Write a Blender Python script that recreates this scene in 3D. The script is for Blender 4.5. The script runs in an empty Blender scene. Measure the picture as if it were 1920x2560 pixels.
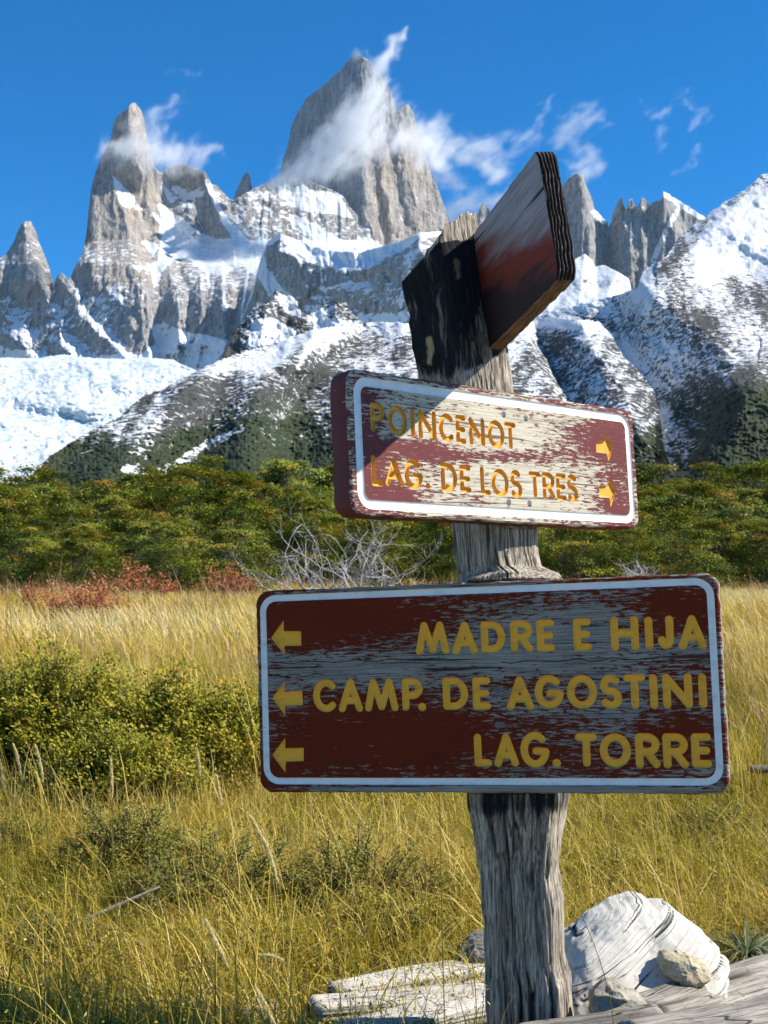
import bpy, math, random
import numpy as np
from mathutils import Vector, Matrix
from mathutils.geometry import delaunay_2d_cdt

# ------------------------------------------------------------------ camera, sky, sun, exposure
S = bpy.context.scene
COL = S.collection
R = math.radians
F = 3300.0                      # focal length in photograph pixels (1920 x 2560)
CX, CY, HOR = 960.0, 1280.0, 1480.0
PITCH = math.atan((HOR - CY) / F)
CZ = 0.95                       # eye height
CAM = np.array([0, 0, CZ])
AX = np.array([[1, 0, 0], [0, math.sin(PITCH), -math.cos(PITCH)], [0, math.cos(PITCH), math.sin(PITCH)]])

cd = bpy.data.cameras.new('camera'); cam = bpy.data.objects.new('camera', cd); COL.objects.link(cam)
cd.sensor_fit = 'VERTICAL'; cd.sensor_height = 24.0; cd.lens = F / 2560 * 24.0
cam.location = CAM; cam.rotation_euler = (math.pi / 2 + PITCH, 0, 0)
cd.clip_start = 0.05; cd.clip_end = 60000
cd.dof.use_dof = True; cd.dof.focus_distance = 2.78
cd.dof.aperture_fstop = cd.lens / 1000 / 0.0024
S.camera = cam

SUN_EL, SUN_AZ = R(41.7), R(92.5)      # azimuth from straight ahead, towards the right
w = bpy.data.worlds.new('World'); S.world = w; w.use_nodes = True
wn = w.node_tree; wn.nodes.clear()
sky = wn.nodes.new('ShaderNodeTexSky'); sky.sky_type = 'NISHITA'; sky.sun_disc = False
sky.sun_elevation = SUN_EL; sky.sun_rotation = SUN_AZ
sky.altitude = 3200; sky.air_density = 1.0; sky.dust_density = 0.0; sky.ozone_density = 3.2
hs = wn.nodes.new('ShaderNodeHueSaturation'); hs.inputs['Saturation'].default_value = 1.40
bg = wn.nodes.new('ShaderNodeBackground'); bg.inputs['Strength'].default_value = 0.123
wo = wn.nodes.new('ShaderNodeOutputWorld')
wn.links.new(sky.outputs[0], hs.inputs['Color']); wn.links.new(hs.outputs[0], bg.inputs[0]); wn.links.new(bg.outputs[0], wo.inputs[0])
sl = bpy.data.lights.new('sun', 'SUN'); sl.energy = 4.9; sl.angle = R(0.53); sl.color = (1.0, 0.94, 0.84)
so = bpy.data.objects.new('sun', sl); COL.objects.link(so)
SUNV = Vector((math.sin(SUN_AZ) * math.cos(SUN_EL), math.cos(SUN_AZ) * math.cos(SUN_EL), math.sin(SUN_EL)))
so.rotation_euler = SUNV.to_track_quat('Z', 'Y').to_euler(); so.location = (30, -10, 40)
vs = S.view_settings; vs.view_transform = 'Standard'; vs.look = 'None'; vs.exposure = 0.65; vs.gamma = 1.0; vs.use_curve_mapping = False
S.cycles.max_bounces = 8; S.cycles.diffuse_bounces = 3; S.cycles.glossy_bounces = 1; S.cycles.transmission_bounces = 3
S.cycles.use_adaptive_sampling = True; S.cycles.adaptive_threshold = 0.035; S.cycles.caustics_reflective = False; S.cycles.caustics_refractive = False
S.cycles.volume_bounces = 4; S.cycles.transparent_max_bounces = 8
S.cycles.use_denoising = True; S.cycles.sample_clamp_indirect = 6.0
S.cycles.volume_step_rate = 1.5; S.cycles.volume_max_steps = 256

# ------------------------------------------------------------------ helpers
def ray(px, py):
    """world direction(s) through photograph pixel(s), forward camera depth 1"""
    px = np.asarray(px, float); py = np.asarray(py, float)
    a = (px - CX) / F; b = (py - CY) / F
    return a[..., None] * AX[0] + b[..., None] * AX[1] + AX[2]
def at(px, py, Y):
    d = ray(px, py); return CAM + d * (np.asarray(Y, float) / d[..., 1])[..., None]
def c2w(v): return CAM + v[0] * AX[0] + v[1] * AX[1] + v[2] * AX[2]
def c2d(v): return v[0] * AX[0] + v[1] * AX[1] + v[2] * AX[2]
def to_px(P):
    q = P - CAM; zc = q @ AX[2]; return CX + F * (q @ AX[0]) / zc, CY + F * (q @ AX[1]) / zc
def sstep(a, b, x):
    t = np.clip((x - a) / (b - a), 0, 1); return t * t * (3 - 2 * t)

def _h(ix, iy, iz, s):
    n = (ix * 374761393 + iy * 668265263 + iz * 2147483647 + s * 1274126177) & 0xFFFFFFFF
    n = ((n ^ (n >> 13)) * 1274126177) & 0xFFFFFFFF
    n = ((n ^ (n >> 15)) * 2246822519) & 0xFFFFFFFF
    return ((n ^ (n >> 16)) & 0xFFFFFF) / float(0xFFFFFF)
def vnoise(x, y, z=0.0, s=0):
    x, y, z = np.broadcast_arrays(np.asarray(x, float), np.asarray(y, float), np.asarray(z, float))
    ix, iy, iz = np.floor(x).astype(np.int64), np.floor(y).astype(np.int64), np.floor(z).astype(np.int64)
    fx, fy, fz = x - ix, y - iy, z - iz
    u, v, t = [f * f * f * (f * (f * 6 - 15) + 10) for f in (fx, fy, fz)]
    o = 0
    for dx in (0, 1):
        for dy in (0, 1):
            for dz in (0, 1):
                o = o + _h(ix + dx, iy + dy, iz + dz, s) * (u if dx else 1 - u) * (v if dy else 1 - v) * (t if dz else 1 - t)
    return o * 2 - 1
def fbm(x, y, z=0.0, o=4, s=0, g=0.5):
    r = 0; a = 1.0; n = 0
    for i in range(o):
        r = r + a * vnoise(x, y, z, s + 17 * i); n += a; a *= g
        x = x * 2.03 + 3.1; y = y * 2.03 + 1.7; z = np.asarray(z) * 2.03 + 0.9
    return r / n
def ridged(x, y, z=0.0, o=4, s=0):
    r = 0; a = 1.0; n = 0
    for i in range(o):
        r = r + a * (1 - np.abs(vnoise(x, y, z, s + 31 * i)) * 2); n += a; a *= 0.5
        x = x * 2.1 + 1.3; y = y * 2.1 + 4.1; z = np.asarray(z) * 2.1
    return r / n
def polydist(PX, PY, pts, asp=1.0):
    """distance to a polyline and the fractional vertex index of the nearest point"""
    best = np.full(np.shape(PX), 1e9); par = np.zeros(np.shape(PX))
    for i in range(max(1, len(pts) - 1)):
        ax, ay = pts[i][:2]; bx, by = pts[min(i + 1, len(pts) - 1)][:2]
        dx, dy = bx - ax, (by - ay); L = dx * dx + dy * dy + 1e-9
        t = np.clip(((PX - ax) * dx + (PY - ay) * dy) / L, 0, 1)
        d = np.hypot(PX - ax - t * dx, (PY - ay - t * dy) * asp)
        m = d < best; best = np.where(m, d, best); par = np.where(m, i + t, par)
    return best, par
def pt_in_poly(PX, PY, poly):
    ins = np.zeros(np.shape(PX), bool); n = len(poly)
    for i in range(n):
        x1, y1 = poly[i]; x2, y2 = poly[(i + 1) % n]
        if y1 == y2: continue
        c = ((y1 > PY) != (y2 > PY)) & (PX < (x2 - x1) * (PY - y1) / (y2 - y1) + x1); ins ^= c
    return ins

def mesh(name, V, faces, mat, parent=None, attrs=None, smooth=False):
    """faces: list of (n,k) integer arrays, or a list of index tuples"""
    me = bpy.data.meshes.new(name)
    V = np.asarray(V, np.float32)
    if isinstance(faces, np.ndarray): faces = [faces]
    if len(faces) and isinstance(faces[0], np.ndarray):
        li = np.concatenate([f.ravel() for f in faces]).astype(np.int32)
        cnt = np.concatenate([np.full(len(f), f.shape[1]) for f in faces])
        st = np.concatenate([[0], np.cumsum(cnt)[:-1]]).astype(np.int32)
        me.vertices.add(len(V)); me.vertices.foreach_set('co', V.ravel())
        me.loops.add(len(li)); me.loops.foreach_set('vertex_index', li)
        me.polygons.add(len(st)); me.polygons.foreach_set('loop_start', st)
    else:
        me.from_pydata(V.tolist(), [], faces)
    for k, a in (attrs or {}).items():
        at_ = me.attributes.new(k, 'FLOAT', 'POINT'); at_.data.foreach_set('value', np.asarray(a, np.float32).ravel())
    me.update(calc_edges=True)
    if smooth: me.polygons.foreach_set('use_smooth', np.ones(len(me.polygons), bool))
    me.materials.append(mat)
    ob = bpy.data.objects.new(name, me); COL.objects.link(ob)
    if parent: ob.parent = parent
    return ob
def empty(name, loc=(0, 0, 0)):
    o = bpy.data.objects.new(name, None); o.location = loc; o.empty_display_size = 0.1; COL.objects.link(o); return o
def tag(o, label=None, cat=None, group=None, kind=None):
    if label: o['label'] = label
    if cat: o['category'] = cat
    if group: o['group'] = group
    if kind: o['kind'] = kind
    return o
def grid_faces(nr, nc, wrap=False):
    r = np.arange(nr - 1)[:, None]; c = np.arange(nc if wrap else nc - 1)[None, :]
    c2 = (c + 1) % nc
    return np.stack([r * nc + c, r * nc + c2, (r + 1) * nc + c2, (r + 1) * nc + c], -1).reshape(-1, 4)

# ---- node helper
class NG:
    def __init__(s, name, disp=None):
        s.m = bpy.data.materials.new(name); s.m.use_nodes = True; s.t = s.m.node_tree; s.t.nodes.clear()
        s.out = s.n('ShaderNodeOutputMaterial')
        s.tc = s.n('ShaderNodeTexCoord')
    def n(s, ty, **kw):
        nd = s.t.nodes.new(ty)
        for k, v in kw.items(): setattr(nd, k, v)
        return nd
    def lk(s, a, b): s.t.links.new(a, b)
    def set(s, sock, v):
        if v is None: return
        if isinstance(v, bpy.types.NodeSocket): s.lk(v, sock)
        else: sock.default_value = v
    def math(s, op, a, b=None, c=None, clamp=False):
        nd = s.n('ShaderNodeMath', operation=op, use_clamp=clamp)
        for i, v in enumerate((a, b, c)): s.set(nd.inputs[i], v)
        return nd.outputs[0]
    def vscale(s, v, sc):
        nd = s.n('ShaderNodeVectorMath', operation='MULTIPLY'); s.set(nd.inputs[0], v); nd.inputs[1].default_value = sc; return nd.outputs[0]
    def vadd(s, v, b):
        nd = s.n('ShaderNodeVectorMath', operation='ADD'); s.set(nd.inputs[0], v); s.set(nd.inputs[1], b); return nd.outputs[0]
    def noise(s, v, scale=1.0, detail=4, rough=0.55, dist=0.0, col=False):
        nd = s.n('ShaderNodeTexNoise'); s.set(nd.inputs['Vector'], v); nd.inputs['Scale'].default_value = scale
        nd.inputs['Detail'].default_value = detail; nd.inputs['Roughness'].default_value = rough; nd.inputs['Distortion'].default_value = dist
        return nd.outputs['Color'] if col else nd.outputs['Fac']
    def vor(s, v, scale=1.0, feature='F1'):
        nd = s.n('ShaderNodeTexVoronoi', feature=feature); s.set(nd.inputs['Vector'], v); nd.inputs['Scale'].default_value = scale; return nd.outputs['Distance']
    def mr(s, v, a, b, c=0.0, d=1.0, smooth=True):
        nd = s.n('ShaderNodeMapRange', interpolation_type='SMOOTHSTEP' if smooth else 'LINEAR')
        for i, x in enumerate((v, a, b, c, d)): s.set(nd.inputs[i], x)
        return nd.outputs[0]
    def mix(s, f, a, b, blend='MIX'):
        nd = s.n('ShaderNodeMix', data_type='RGBA', blend_type=blend); s.set(nd.inputs[0], f)
        for i, v in ((6, a), (7, b)):
            if isinstance(v, tuple) and len(v) == 3: v = v + (1,)
            s.set(nd.inputs[i], v)
        return nd.outputs[2]
    def ramp(s, f, stops):
        nd = s.n('ShaderNodeValToRGB'); s.set(nd.inputs[0], f); e = nd.color_ramp.elements
        while len(e) < len(stops): e.new(0.5)
        for i, (p, c) in enumerate(stops): e[i].position = p; e[i].color = tuple(c) + (1,)
        return nd.outputs[0]
    def attr(s, k): return s.n('ShaderNodeAttribute', attribute_name=k).outputs['Fac']
    def xyz(s, v):
        nd = s.n('ShaderNodeSeparateXYZ'); s.set(nd.inputs[0], v); return nd.outputs
    def spot(s, xy, cx, cy, sx, sy, amp):
        a = s.math('DIVIDE', s.math('SUBTRACT', xy[0], cx), sx); b = s.math('DIVIDE', s.math('SUBTRACT', xy[1], cy), sy)
        r = s.math('ADD', s.math('MULTIPLY', a, a), s.math('MULTIPLY', b, b))
        return s.math('MULTIPLY', s.math('EXPONENT', s.math('MULTIPLY', r, -1.0)), amp)
    def bump(s, h, st=0.5, d=0.01, nrm=None):
        nd = s.n('ShaderNodeBump'); s.set(nd.inputs['Height'], h); nd.inputs['Strength'].default_value = st; nd.inputs['Distance'].default_value = d
        if nrm: s.lk(nrm, nd.inputs['Normal'])
        return nd.outputs[0]
    def pbr(s, col, rough=0.8, nrm=None, spec=0.3, metal=0.0):
        b = s.n('ShaderNodeBsdfPrincipled')
        if isinstance(col, tuple) and len(col) == 3: col = col + (1,)
        s.set(b.inputs['Base Color'], col); s.set(b.inputs['Roughness'], rough); b.inputs['Specular IOR Level'].default_value = spec; b.inputs['Metallic'].default_value = metal
        if nrm: s.lk(nrm, b.inputs['Normal'])
        return b.outputs[0]
    def done(s, sh): s.lk(sh, s.out.inputs['Surface']); return s.m
    @property
    def obj(s): return s.tc.outputs['Object']

def leafmat(name, stops, trans=0.35, rough=0.6):
    g = NG(name); t = g.attr('tint'); c = g.ramp(t, stops)
    d = g.pbr(c, rough, spec=0.2)
    tr = g.n('ShaderNodeBsdfTranslucent'); g.lk(g.mix(0.5, c, (1.0, 0.85, 0.25), 'MULTIPLY'), tr.inputs[0])
    mx = g.n('ShaderNodeMixShader'); mx.inputs[0].default_value = trans; g.lk(d, mx.inputs[1]); g.lk(tr.outputs[0], mx.inputs[2])
    return g.done(mx.outputs[0])

# ------------------------------------------------------------------ ground
def zg(x, y):
    y = np.asarray(y, float)
    z = 1.15 * sstep(4, 38, y) + np.clip(y - 38, 0, 60) * 0.05 + np.clip(y - 98, 0, 3000) * 0.055
    z = z - .07 * (1 - sstep(4.5, 12, y))
    return z + 0.035 * vnoise(np.asarray(x) * 0.8, y * 0.8, 0, 5) * sstep(3, 6, y) + 0.012 * vnoise(np.asarray(x) * 3, y * 3, 0, 6)

def mat_ground():
    g = NG('ground_soil'); n = g.noise(g.obj, 1.6, 5); n2 = g.noise(g.obj, 25, 4)
    c = g.ramp(g.math('ADD', g.math('MULTIPLY', n, 0.6), g.math('MULTIPLY', n2, 0.4)), [(0.3, (0.05, 0.042, 0.02)), (0.5, (0.13, 0.105, 0.04)), (0.7, (0.22, 0.18, 0.085))])
    return g.done(g.pbr(c, 0.95, g.bump(n2, 0.8, 0.03), 0.1))
gy = np.concatenate([np.linspace(-6, 6, 40), np.geomspace(6.3, 60, 50), np.geomspace(70, 9000, 30)])
gt = np.linspace(-1, 1, 81)
GX = gt[None, :] * (6 + 0.9 * np.abs(gy))[:, None]; GY = np.repeat(gy[:, None], 81, 1)
ground = mesh('ground', np.stack([GX, GY, zg(GX, GY)], -1).reshape(-1, 3), grid_faces(len(gy), 81), mat_ground(), smooth=True)
tag(ground, 'dry grassy meadow ground', kind='structure')

# ------------------------------------------------------------------ mountains
def mat_rock():
    g = NG('granite_and_snow'); o = g.obj; x = g.xyz(o)
    sn, wm, gl = g.attr('snow'), g.attr('warm'), g.attr('ice')
    st = g.noise(g.vscale(o, (0.05, 0.02, 0.004)), 1.0, 4, 0.6)           # vertical streaks
    nn = g.noise(o, 0.02, 3, 0.6); rock = g.ramp(g.math('ADD', g.math('MULTIPLY', st, 0.55), g.math('MULTIPLY', nn, 0.45)), [(0.3, (0.15, 0.15, 0.15)), (0.48, (0.31, 0.305, 0.295)), (0.7, (0.49, 0.475, 0.45))])
    warm = g.ramp(g.math('ADD', g.math('MULTIPLY', st, 0.6), g.math('MULTIPLY', nn, 0.4)), [(0.3, (0.21, 0.17, 0.135)), (0.5, (0.42, 0.345, 0.27)), (0.7, (0.55, 0.48, 0.39))])
    rock = g.mix(wm, rock, warm)
    ckn = g.noise(g.vscale(o, (0.035, 0.03, 0.006)), 1.0, 3, 0.6, 0.6); cks = g.math('ABSOLUTE', g.math('SUBTRACT', ckn, 0.5)); rock = g.mix(g.mr(cks, 0.0, 0.026, 0.75, 0.0), rock, (0.05, 0.05, 0.052)); ck2 = g.math('ABSOLUTE', g.math('SUBTRACT', g.noise(g.vscale(o, (0.014, 0.012, 0.011)), 1.0, 4, 0.62, 0.8), 0.5)); rock = g.mix(g.mr(ck2, 0.0, 0.018, 0.6, 0.0), rock, (0.07, 0.07, 0.072))
    e = g.noise(g.vscale(o, (0.03, 0.03, 0.045)), 1.0, 5, 0.68)
    nz = g.xyz(g.n('ShaderNodeNewGeometry').outputs['Normal'])[2]
    f = g.math('ADD', sn, g.math('MULTIPLY', g.math('SUBTRACT', e, 0.5), 1.9))
    f = g.math('ADD', f, g.math('MULTIPLY', g.math('SUBTRACT', nz, 0.42), 0.75))
    f = g.mr(f, 0.46, 0.56)
    ice = g.noise(g.vscale(o, (0.045, 0.02, 0.075)), 1.0, 3, 0.7, 0.5)
    snow = g.mix(g.math('MULTIPLY', g.mr(ice, 0.46, 0.60), gl), (0.70, 0.715, 0.73), (0.34, 0.47, 0.50))
    col = g.mix(f, rock, snow)
    b = g.bump(g.noise(g.vscale(o, (0.06, 0.06, 0.03)), 1.0, 4, 0.72), 1.0, 14.0)
    bs = g.bump(ice, 0.7, 6.0)
    mixn = g.n('ShaderNodeMix', data_type='VECTOR'); g.lk(f, mixn.inputs[0]); g.lk(b, mixn.inputs[4]); g.lk(bs, mixn.inputs[5])
    return g.done(g.pbr(col, 0.9, mixn.outputs[1], 0.15))
def mat_hill():
    g = NG('snowy_scrub'); o = g.obj
    sn, vg, sc = g.attr('snow'), g.attr('veg'), g.attr('fine')
    d = g.vscale(o, (0.17, 0.12, 0.32))
    e1 = g.noise(d, 0.55, 3, 0.5, 0.6); e2 = g.noise(d, 1.7, 4, 0.6, 0.4)
    e = g.math('ADD', g.math('MULTIPLY', e1, 0.58), g.math('MULTIPLY', e2, 0.42))
    f = g.mr(g.math('ADD', sn, g.math('MULTIPLY', g.math('SUBTRACT', e, 0.5), 2.3)), 0.44, 0.58)
    n3 = g.noise(o, 0.05, 4)
    n4 = g.noise(g.vscale(o, (0.2, 0.2, 0.3)), 1.0, 4)
    scrub = g.ramp(n4, [(0.3, (0.03, 0.032, 0.03)), (0.5, (0.066, 0.066, 0.058)), (0.7, (0.125, 0.118, 0.105))])
    wood = g.ramp(g.math('ADD', g.math('MULTIPLY', n4, 0.7), g.math('MULTIPLY', n3, 0.3)), [(0.35, (0.014, 0.022, 0.012)), (0.52, (0.038, 0.052, 0.022)), (0.7, (0.078, 0.09, 0.036))])
    col = g.mix(g.mr(g.math('ADD', vg, g.math('MULTIPLY', g.math('SUBTRACT', g.math('ADD', g.math('MULTIPLY', n3, .5), g.math('MULTIPLY', e1, .5)), 0.5), 2.4)), 0.35, 0.65), scrub, wood)
    col = g.mix(f, col, (0.70, 0.715, 0.73))
    b = g.bump(e2, 0.8, 2.2)
    return g.done(g.pbr(col, 0.92, b, 0.12))
ROCK, HILL = mat_rock(), mat_hill()

def relief(name, crest, base, depth, mat, dx=2.5, dy=2.5, attrs=None, jag=1.5, back=(260, 0.9), label=None, skirt=0):
    """a mountain: columns run from the skyline down to the foot, each vertex set back by its own distance"""
    crest = np.array(crest, float); x0, x1 = crest[0, 0], crest[-1, 0]
    nc = int((x1 - x0) / dx) + 1; xs = np.linspace(x0, x1, nc)
    cy = np.interp(xs, crest[:, 0], crest[:, 1])
    cy = cy + jag * (2.2 * fbm(xs * 0.06, 0 * xs, 3.3, 4, len(name)) + 1.5 * vnoise(xs * 0.33, 0 * xs, 1.3, 9))
    by = np.interp(xs, [b[0] for b in base], [b[1] for b in base])
    by = np.maximum(by, cy + 4)
    nr = int((by - cy).max() / dy) + 2
    t = np.linspace(0, 1, nr)[:, None]
    PX = np.repeat(xs[None, :], nr, 0); PY = cy[None, :] + (by - cy)[None, :] * t
    D = depth(PX, PY)
    P = at(PX, PY, D)
    at_ = {k: f(PX, PY) for k, f in (attrs or {}).items()}
    # the far side falls away behind the skyline
    rows = []
    for k in (4, 3, 2, 1):
        q = P[0].copy(); s = (k / 4.0) ** 1.3
        q[:, 1] += back[0] * s; q[:, 2] -= back[0] * back[1] * s; q[:, 0] *= 1 + back[0] * s / D[0]
        rows.append(q)
    P = np.concatenate([np.stack(rows), P], 0)
    at_ = {k: np.concatenate([np.repeat(a[:1], 4, 0), a], 0) for k, a in at_.items()}
    ob = mesh(name, P.reshape(-1, 3), grid_faces(P.shape[0], nc), mat, attrs=at_, smooth=True)
    return tag(ob, label, kind='structure')

def tent(PX, PY, pts, wl, wr, amt, warp=0.0, p=1.0):
    """a buttress: nearer along a line, falling back on its two sides"""
    PX = PX + 13 * fbm(PX * .022, PY * .022, 1.5, 4, 301); PY = PY + 13 * fbm(PX * .022, PY * .022, 7.5, 4, 302)
    d, par = polydist(PX, PY, pts)
    xi = np.interp(PY, [q[1] for q in pts], [q[0] for q in pts]) if pts[-1][1] > pts[0][1] else np.interp(PX * 0, [0], [0])
    side = PX > xi
    wd = np.where(side, wr, wl)
    k = np.clip(1 - d / wd, 0, 1); return -amt * (.6 * k + .4 * k * k * (3 - 2 * k))
def strokes(PX, PY, items, warp=6.0, sc=0.03, seed=3):
    """soft painted bands: (polyline, half width, value)"""
    wx = PX + warp * fbm(PX * sc, PY * sc, 0, 3, seed); wy = PY + warp * fbm(PX * sc, PY * sc, 5, 3, seed + 1)
    v = np.zeros(PX.shape)
    for pts, hw, val in items:
        d, _ = polydist(wx, wy, pts)
        v = v + val * (1 - sstep(hw * 0.55, hw * 1.25, d))
    return v
def polys(PX, PY, items, warp=7.0, sc=0.03, seed=8, soft=5.0):
    wx = PX + warp * fbm(PX * sc, PY * sc, 0, 4, seed); wy = PY + warp * fbm(PX * sc, PY * sc, 5, 4, seed + 1)
    v = np.zeros(PX.shape)
    for pl, val in items:
        d, _ = polydist(wx, wy, list(pl) + [pl[0]]); d = np.where(pt_in_poly(wx, wy, pl), d, -d); v = v + val * sstep(-soft, soft, d)
    return v
def flutes(PX, PY, a1=28, a2=10, s=1):
    wx = PX + 10 * fbm(PX * 0.02, PY * 0.012, 0, 3, s)
    r = a1 * ridged(wx * 0.022, PY * 0.0035, 0.3, 3, s) + a2 * ridged(wx * 0.075, PY * 0.013, 1.3, 3, s + 5)
    return -r + 9 * fbm(PX * 0.05, PY * 0.05, 0, 4, s + 9)

# --- the highest summit
FITZ = [(640, 640), (672, 560), (690, 470), (700, 441), (705, 411), (720, 360), (730, 309), (745, 279), (766, 245), (791, 226), (821, 203), (851, 175), (872, 149), (887, 134), (898, 136), (911, 143), (926, 155), (937, 169),
        (955, 192), (971, 218), (985, 250), (994, 280), (1000, 272), (1011, 262), (1023, 261), (1032, 279), (1041, 306), (1045, 330), (1059, 381), (1074, 420), (1092, 463), (1110, 514), (1125, 553), (1150, 610), (1180, 660)]
def fitz_depth(PX, PY):
    D = 6500 + (640 - PY) * 0.55
    D = D + np.interp(PX, [640, 700, 780, 860, 905, 960, 1000, 1030, 1090, 1180], [900, 600, 330, 90, 0, 60, 120, 190, 290, 480])
    # crack systems that split the great face below the cloud
    D = D + tent(PX, PY, [(1000, 330), (1010, 400), (1030, 480), (1050, 560), (1060, 650)], 30, 45, 60)
    D = D + tent(PX, PY, [(955, 380), (960, 470), (985, 560), (1000, 650)], 30, 30, 40)
    D = D + tent(PX, PY, [(905, 420), (915, 520), (935, 600)], 26, 30, 35)
    return D + flutes(PX, PY, 26, 9, 21)
fitz = relief('granite_peak', FITZ, [(640, 660), (1180, 690)], fitz_depth, ROCK, 2.2, 2.4, jag=1.2, label='highest granite summit with cloud streaming from its face', attrs={
    'snow': lambda X, Y: -0.02 + .12 * fbm(X * .02, Y * .02, 0, 3, 47) + strokes(X, Y, [([(1040, 490), (1068, 500)], 9, .55), ([(985, 535), (1010, 545), (1040, 560)], 8, .5), ([(880, 478), (900, 480)], 6, .4), ([(990, 590), (1030, 620), (1080, 600)], 9, .35), ([(880, 140), (915, 148)], 5, .35), ([(960, 420), (968, 428)], 5, .4)]) + 0.10 * sstep(560, 640, Y) + 0.07 * (X < 900),
    'warm': lambda X, Y: np.clip(sstep(900, 960, X) * sstep(310, 400, Y) * (1 - 0.6 * sstep(1060, 1110, X)) * (0.7 + 0.5 * fbm(X * .02, Y * .008, 0, 3, 4)), 0, 1),
    'ice': lambda X, Y: 0 * X})

# --- the massif in front of it: two pointed towers, the col, the hanging glacier and the walls under it
MASSIF = [(-520, 860), (-400, 770), (-300, 740), (-220, 660), (-150, 710), (-90, 690), (-40, 662), (0, 644), (18, 632), (33, 608), (45, 577), (53, 559), (64, 550), (79, 555), (89, 577), (98, 608), (109, 632), (121, 662), (130, 696), (134, 709), (142, 693), (154, 682), (165, 691), (171, 702), (188, 665),
          (207, 632), (217, 581), (222, 520), (225, 503), (229, 463), (240, 427), (254, 390), (276, 351), (284, 306), (298, 284), (316, 275), (331, 256), (340, 257), (355, 278), (362, 309), (366, 333), (377, 381), (386, 418), (400, 432), (430, 415), (460, 408), (483, 420),
          (513, 430), (528, 460), (543, 463), (558, 481), (573, 496), (583, 500), (652, 463), (680, 454), (705, 443), (740, 445), (790, 460), (840, 480), (857, 490), (875, 520), (911, 553), (941, 600), (985, 640), (1060, 660)]
AR1 = [(262, 430), (307, 524), (319, 563), (328, 624), (337, 670), (342, 760), (340, 850), (345, 930)]
def massif_depth(PX, PY):
    # towers stand steep, the glacier bowl lies back between y 480 and 640, walls drop to the cirque floor
    D = 5350 + np.interp(PY, [250, 480, 600, 660, 700, 860, 930, 1000], [840, 700, 560, 300, 230, 90, 0, -500])
    lat = np.interp(PX, [-90, 0, 64, 130, 170, 230, 320, 345, 420, 520, 600, 700, 860, 1060], [380, 230, 120, 190, 170, 60, 20, 60, 240, 300, 260, 330, 420, 640])
    D = D + lat * (1 - 0.55 * sstep(640, 800, PY))
    xa = np.interp(PY, [q[1] for q in AR1], [q[0] for q in AR1])
    D = D + np.where(PX > xa, np.clip((PX - xa) / 45, 0, 1) * 95, np.clip((xa - PX) / 120, 0, 1) * -14) * sstep(400, 470, PY) * (1 - sstep(640, 760, PY) * .5)
    # the summit tower of the left spire
    D = D + tent(PX, PY, [(322, 262), (335, 350), (352, 440), (375, 520), (395, 560)], 45, 30, 75) * (1 - sstep(500, 600, PY))
    D = D + tent(PX, PY, [(505, 432), (520, 480), (545, 540), (590, 610)], 60, 40, 90)
    D = D + tent(PX, PY, [(470, 520), (475, 570), (490, 590)], 35, 26, 55)
    D = D + tent(PX, PY, [(392, 600), (405, 640), (420, 660)], 25, 25, 60)
    # buttresses of the wall under the glacier, each falling back to the left in shade
    for ln, a in (([(372, 680), (372, 900)], 80), ([(428, 650), (440, 720), (448, 860)], 110), ([(505, 690), (500, 860)], 70), ([(560, 690), (560, 860)], 75), ([(640, 640), (660, 760), (690, 860)], 120)):
        D = D + tent(PX, PY, ln, 62, 26, a) * sstep(640, 690, PY)
    # left foot: ribs running down to the right
    for ln, a, b_ in (([(64, 560), (95, 700), (140, 800), (190, 930)], 85, 40), ([(150, 690), (200, 790), (310, 890)], 60, 26), ([(-40, 690), (20, 800), (90, 900)], 70, 40), ([(20, 850), (120, 850), (260, 930)], 45, 40)):
        D = D + tent(PX, PY, ln, b_ + 20, b_, a) * (1 - sstep(320, 350, PX))
    D = D - np.clip(PX - 340, 0, 330) * 1.15 * sstep(640, 730, PY) - np.clip(PX + 90, 0, 420) * .75 * sstep(690, 780, PY) * (1 - sstep(300, 345, PX) * .0) + 250 * sstep(690, 780, PY)
    D = D + 26 * ridged((PX + PY * .55) * .03, (PY - PX * .8) * .012, 0, 4, 45) * sstep(640, 740, PY)
    fl = flutes(PX, PY, 22, 8, 41)
    soft = polys(PX, PY, [([(385, 470), (420, 500), (520, 560), (640, 610), (620, 660), (520, 690), (400, 640), (370, 560)], 1.0)], 4)
    return D + fl * (1 - 0.75 * soft) + soft * 10 * fbm(PX * .03, PY * .03, 2, 3, 7)
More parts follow.
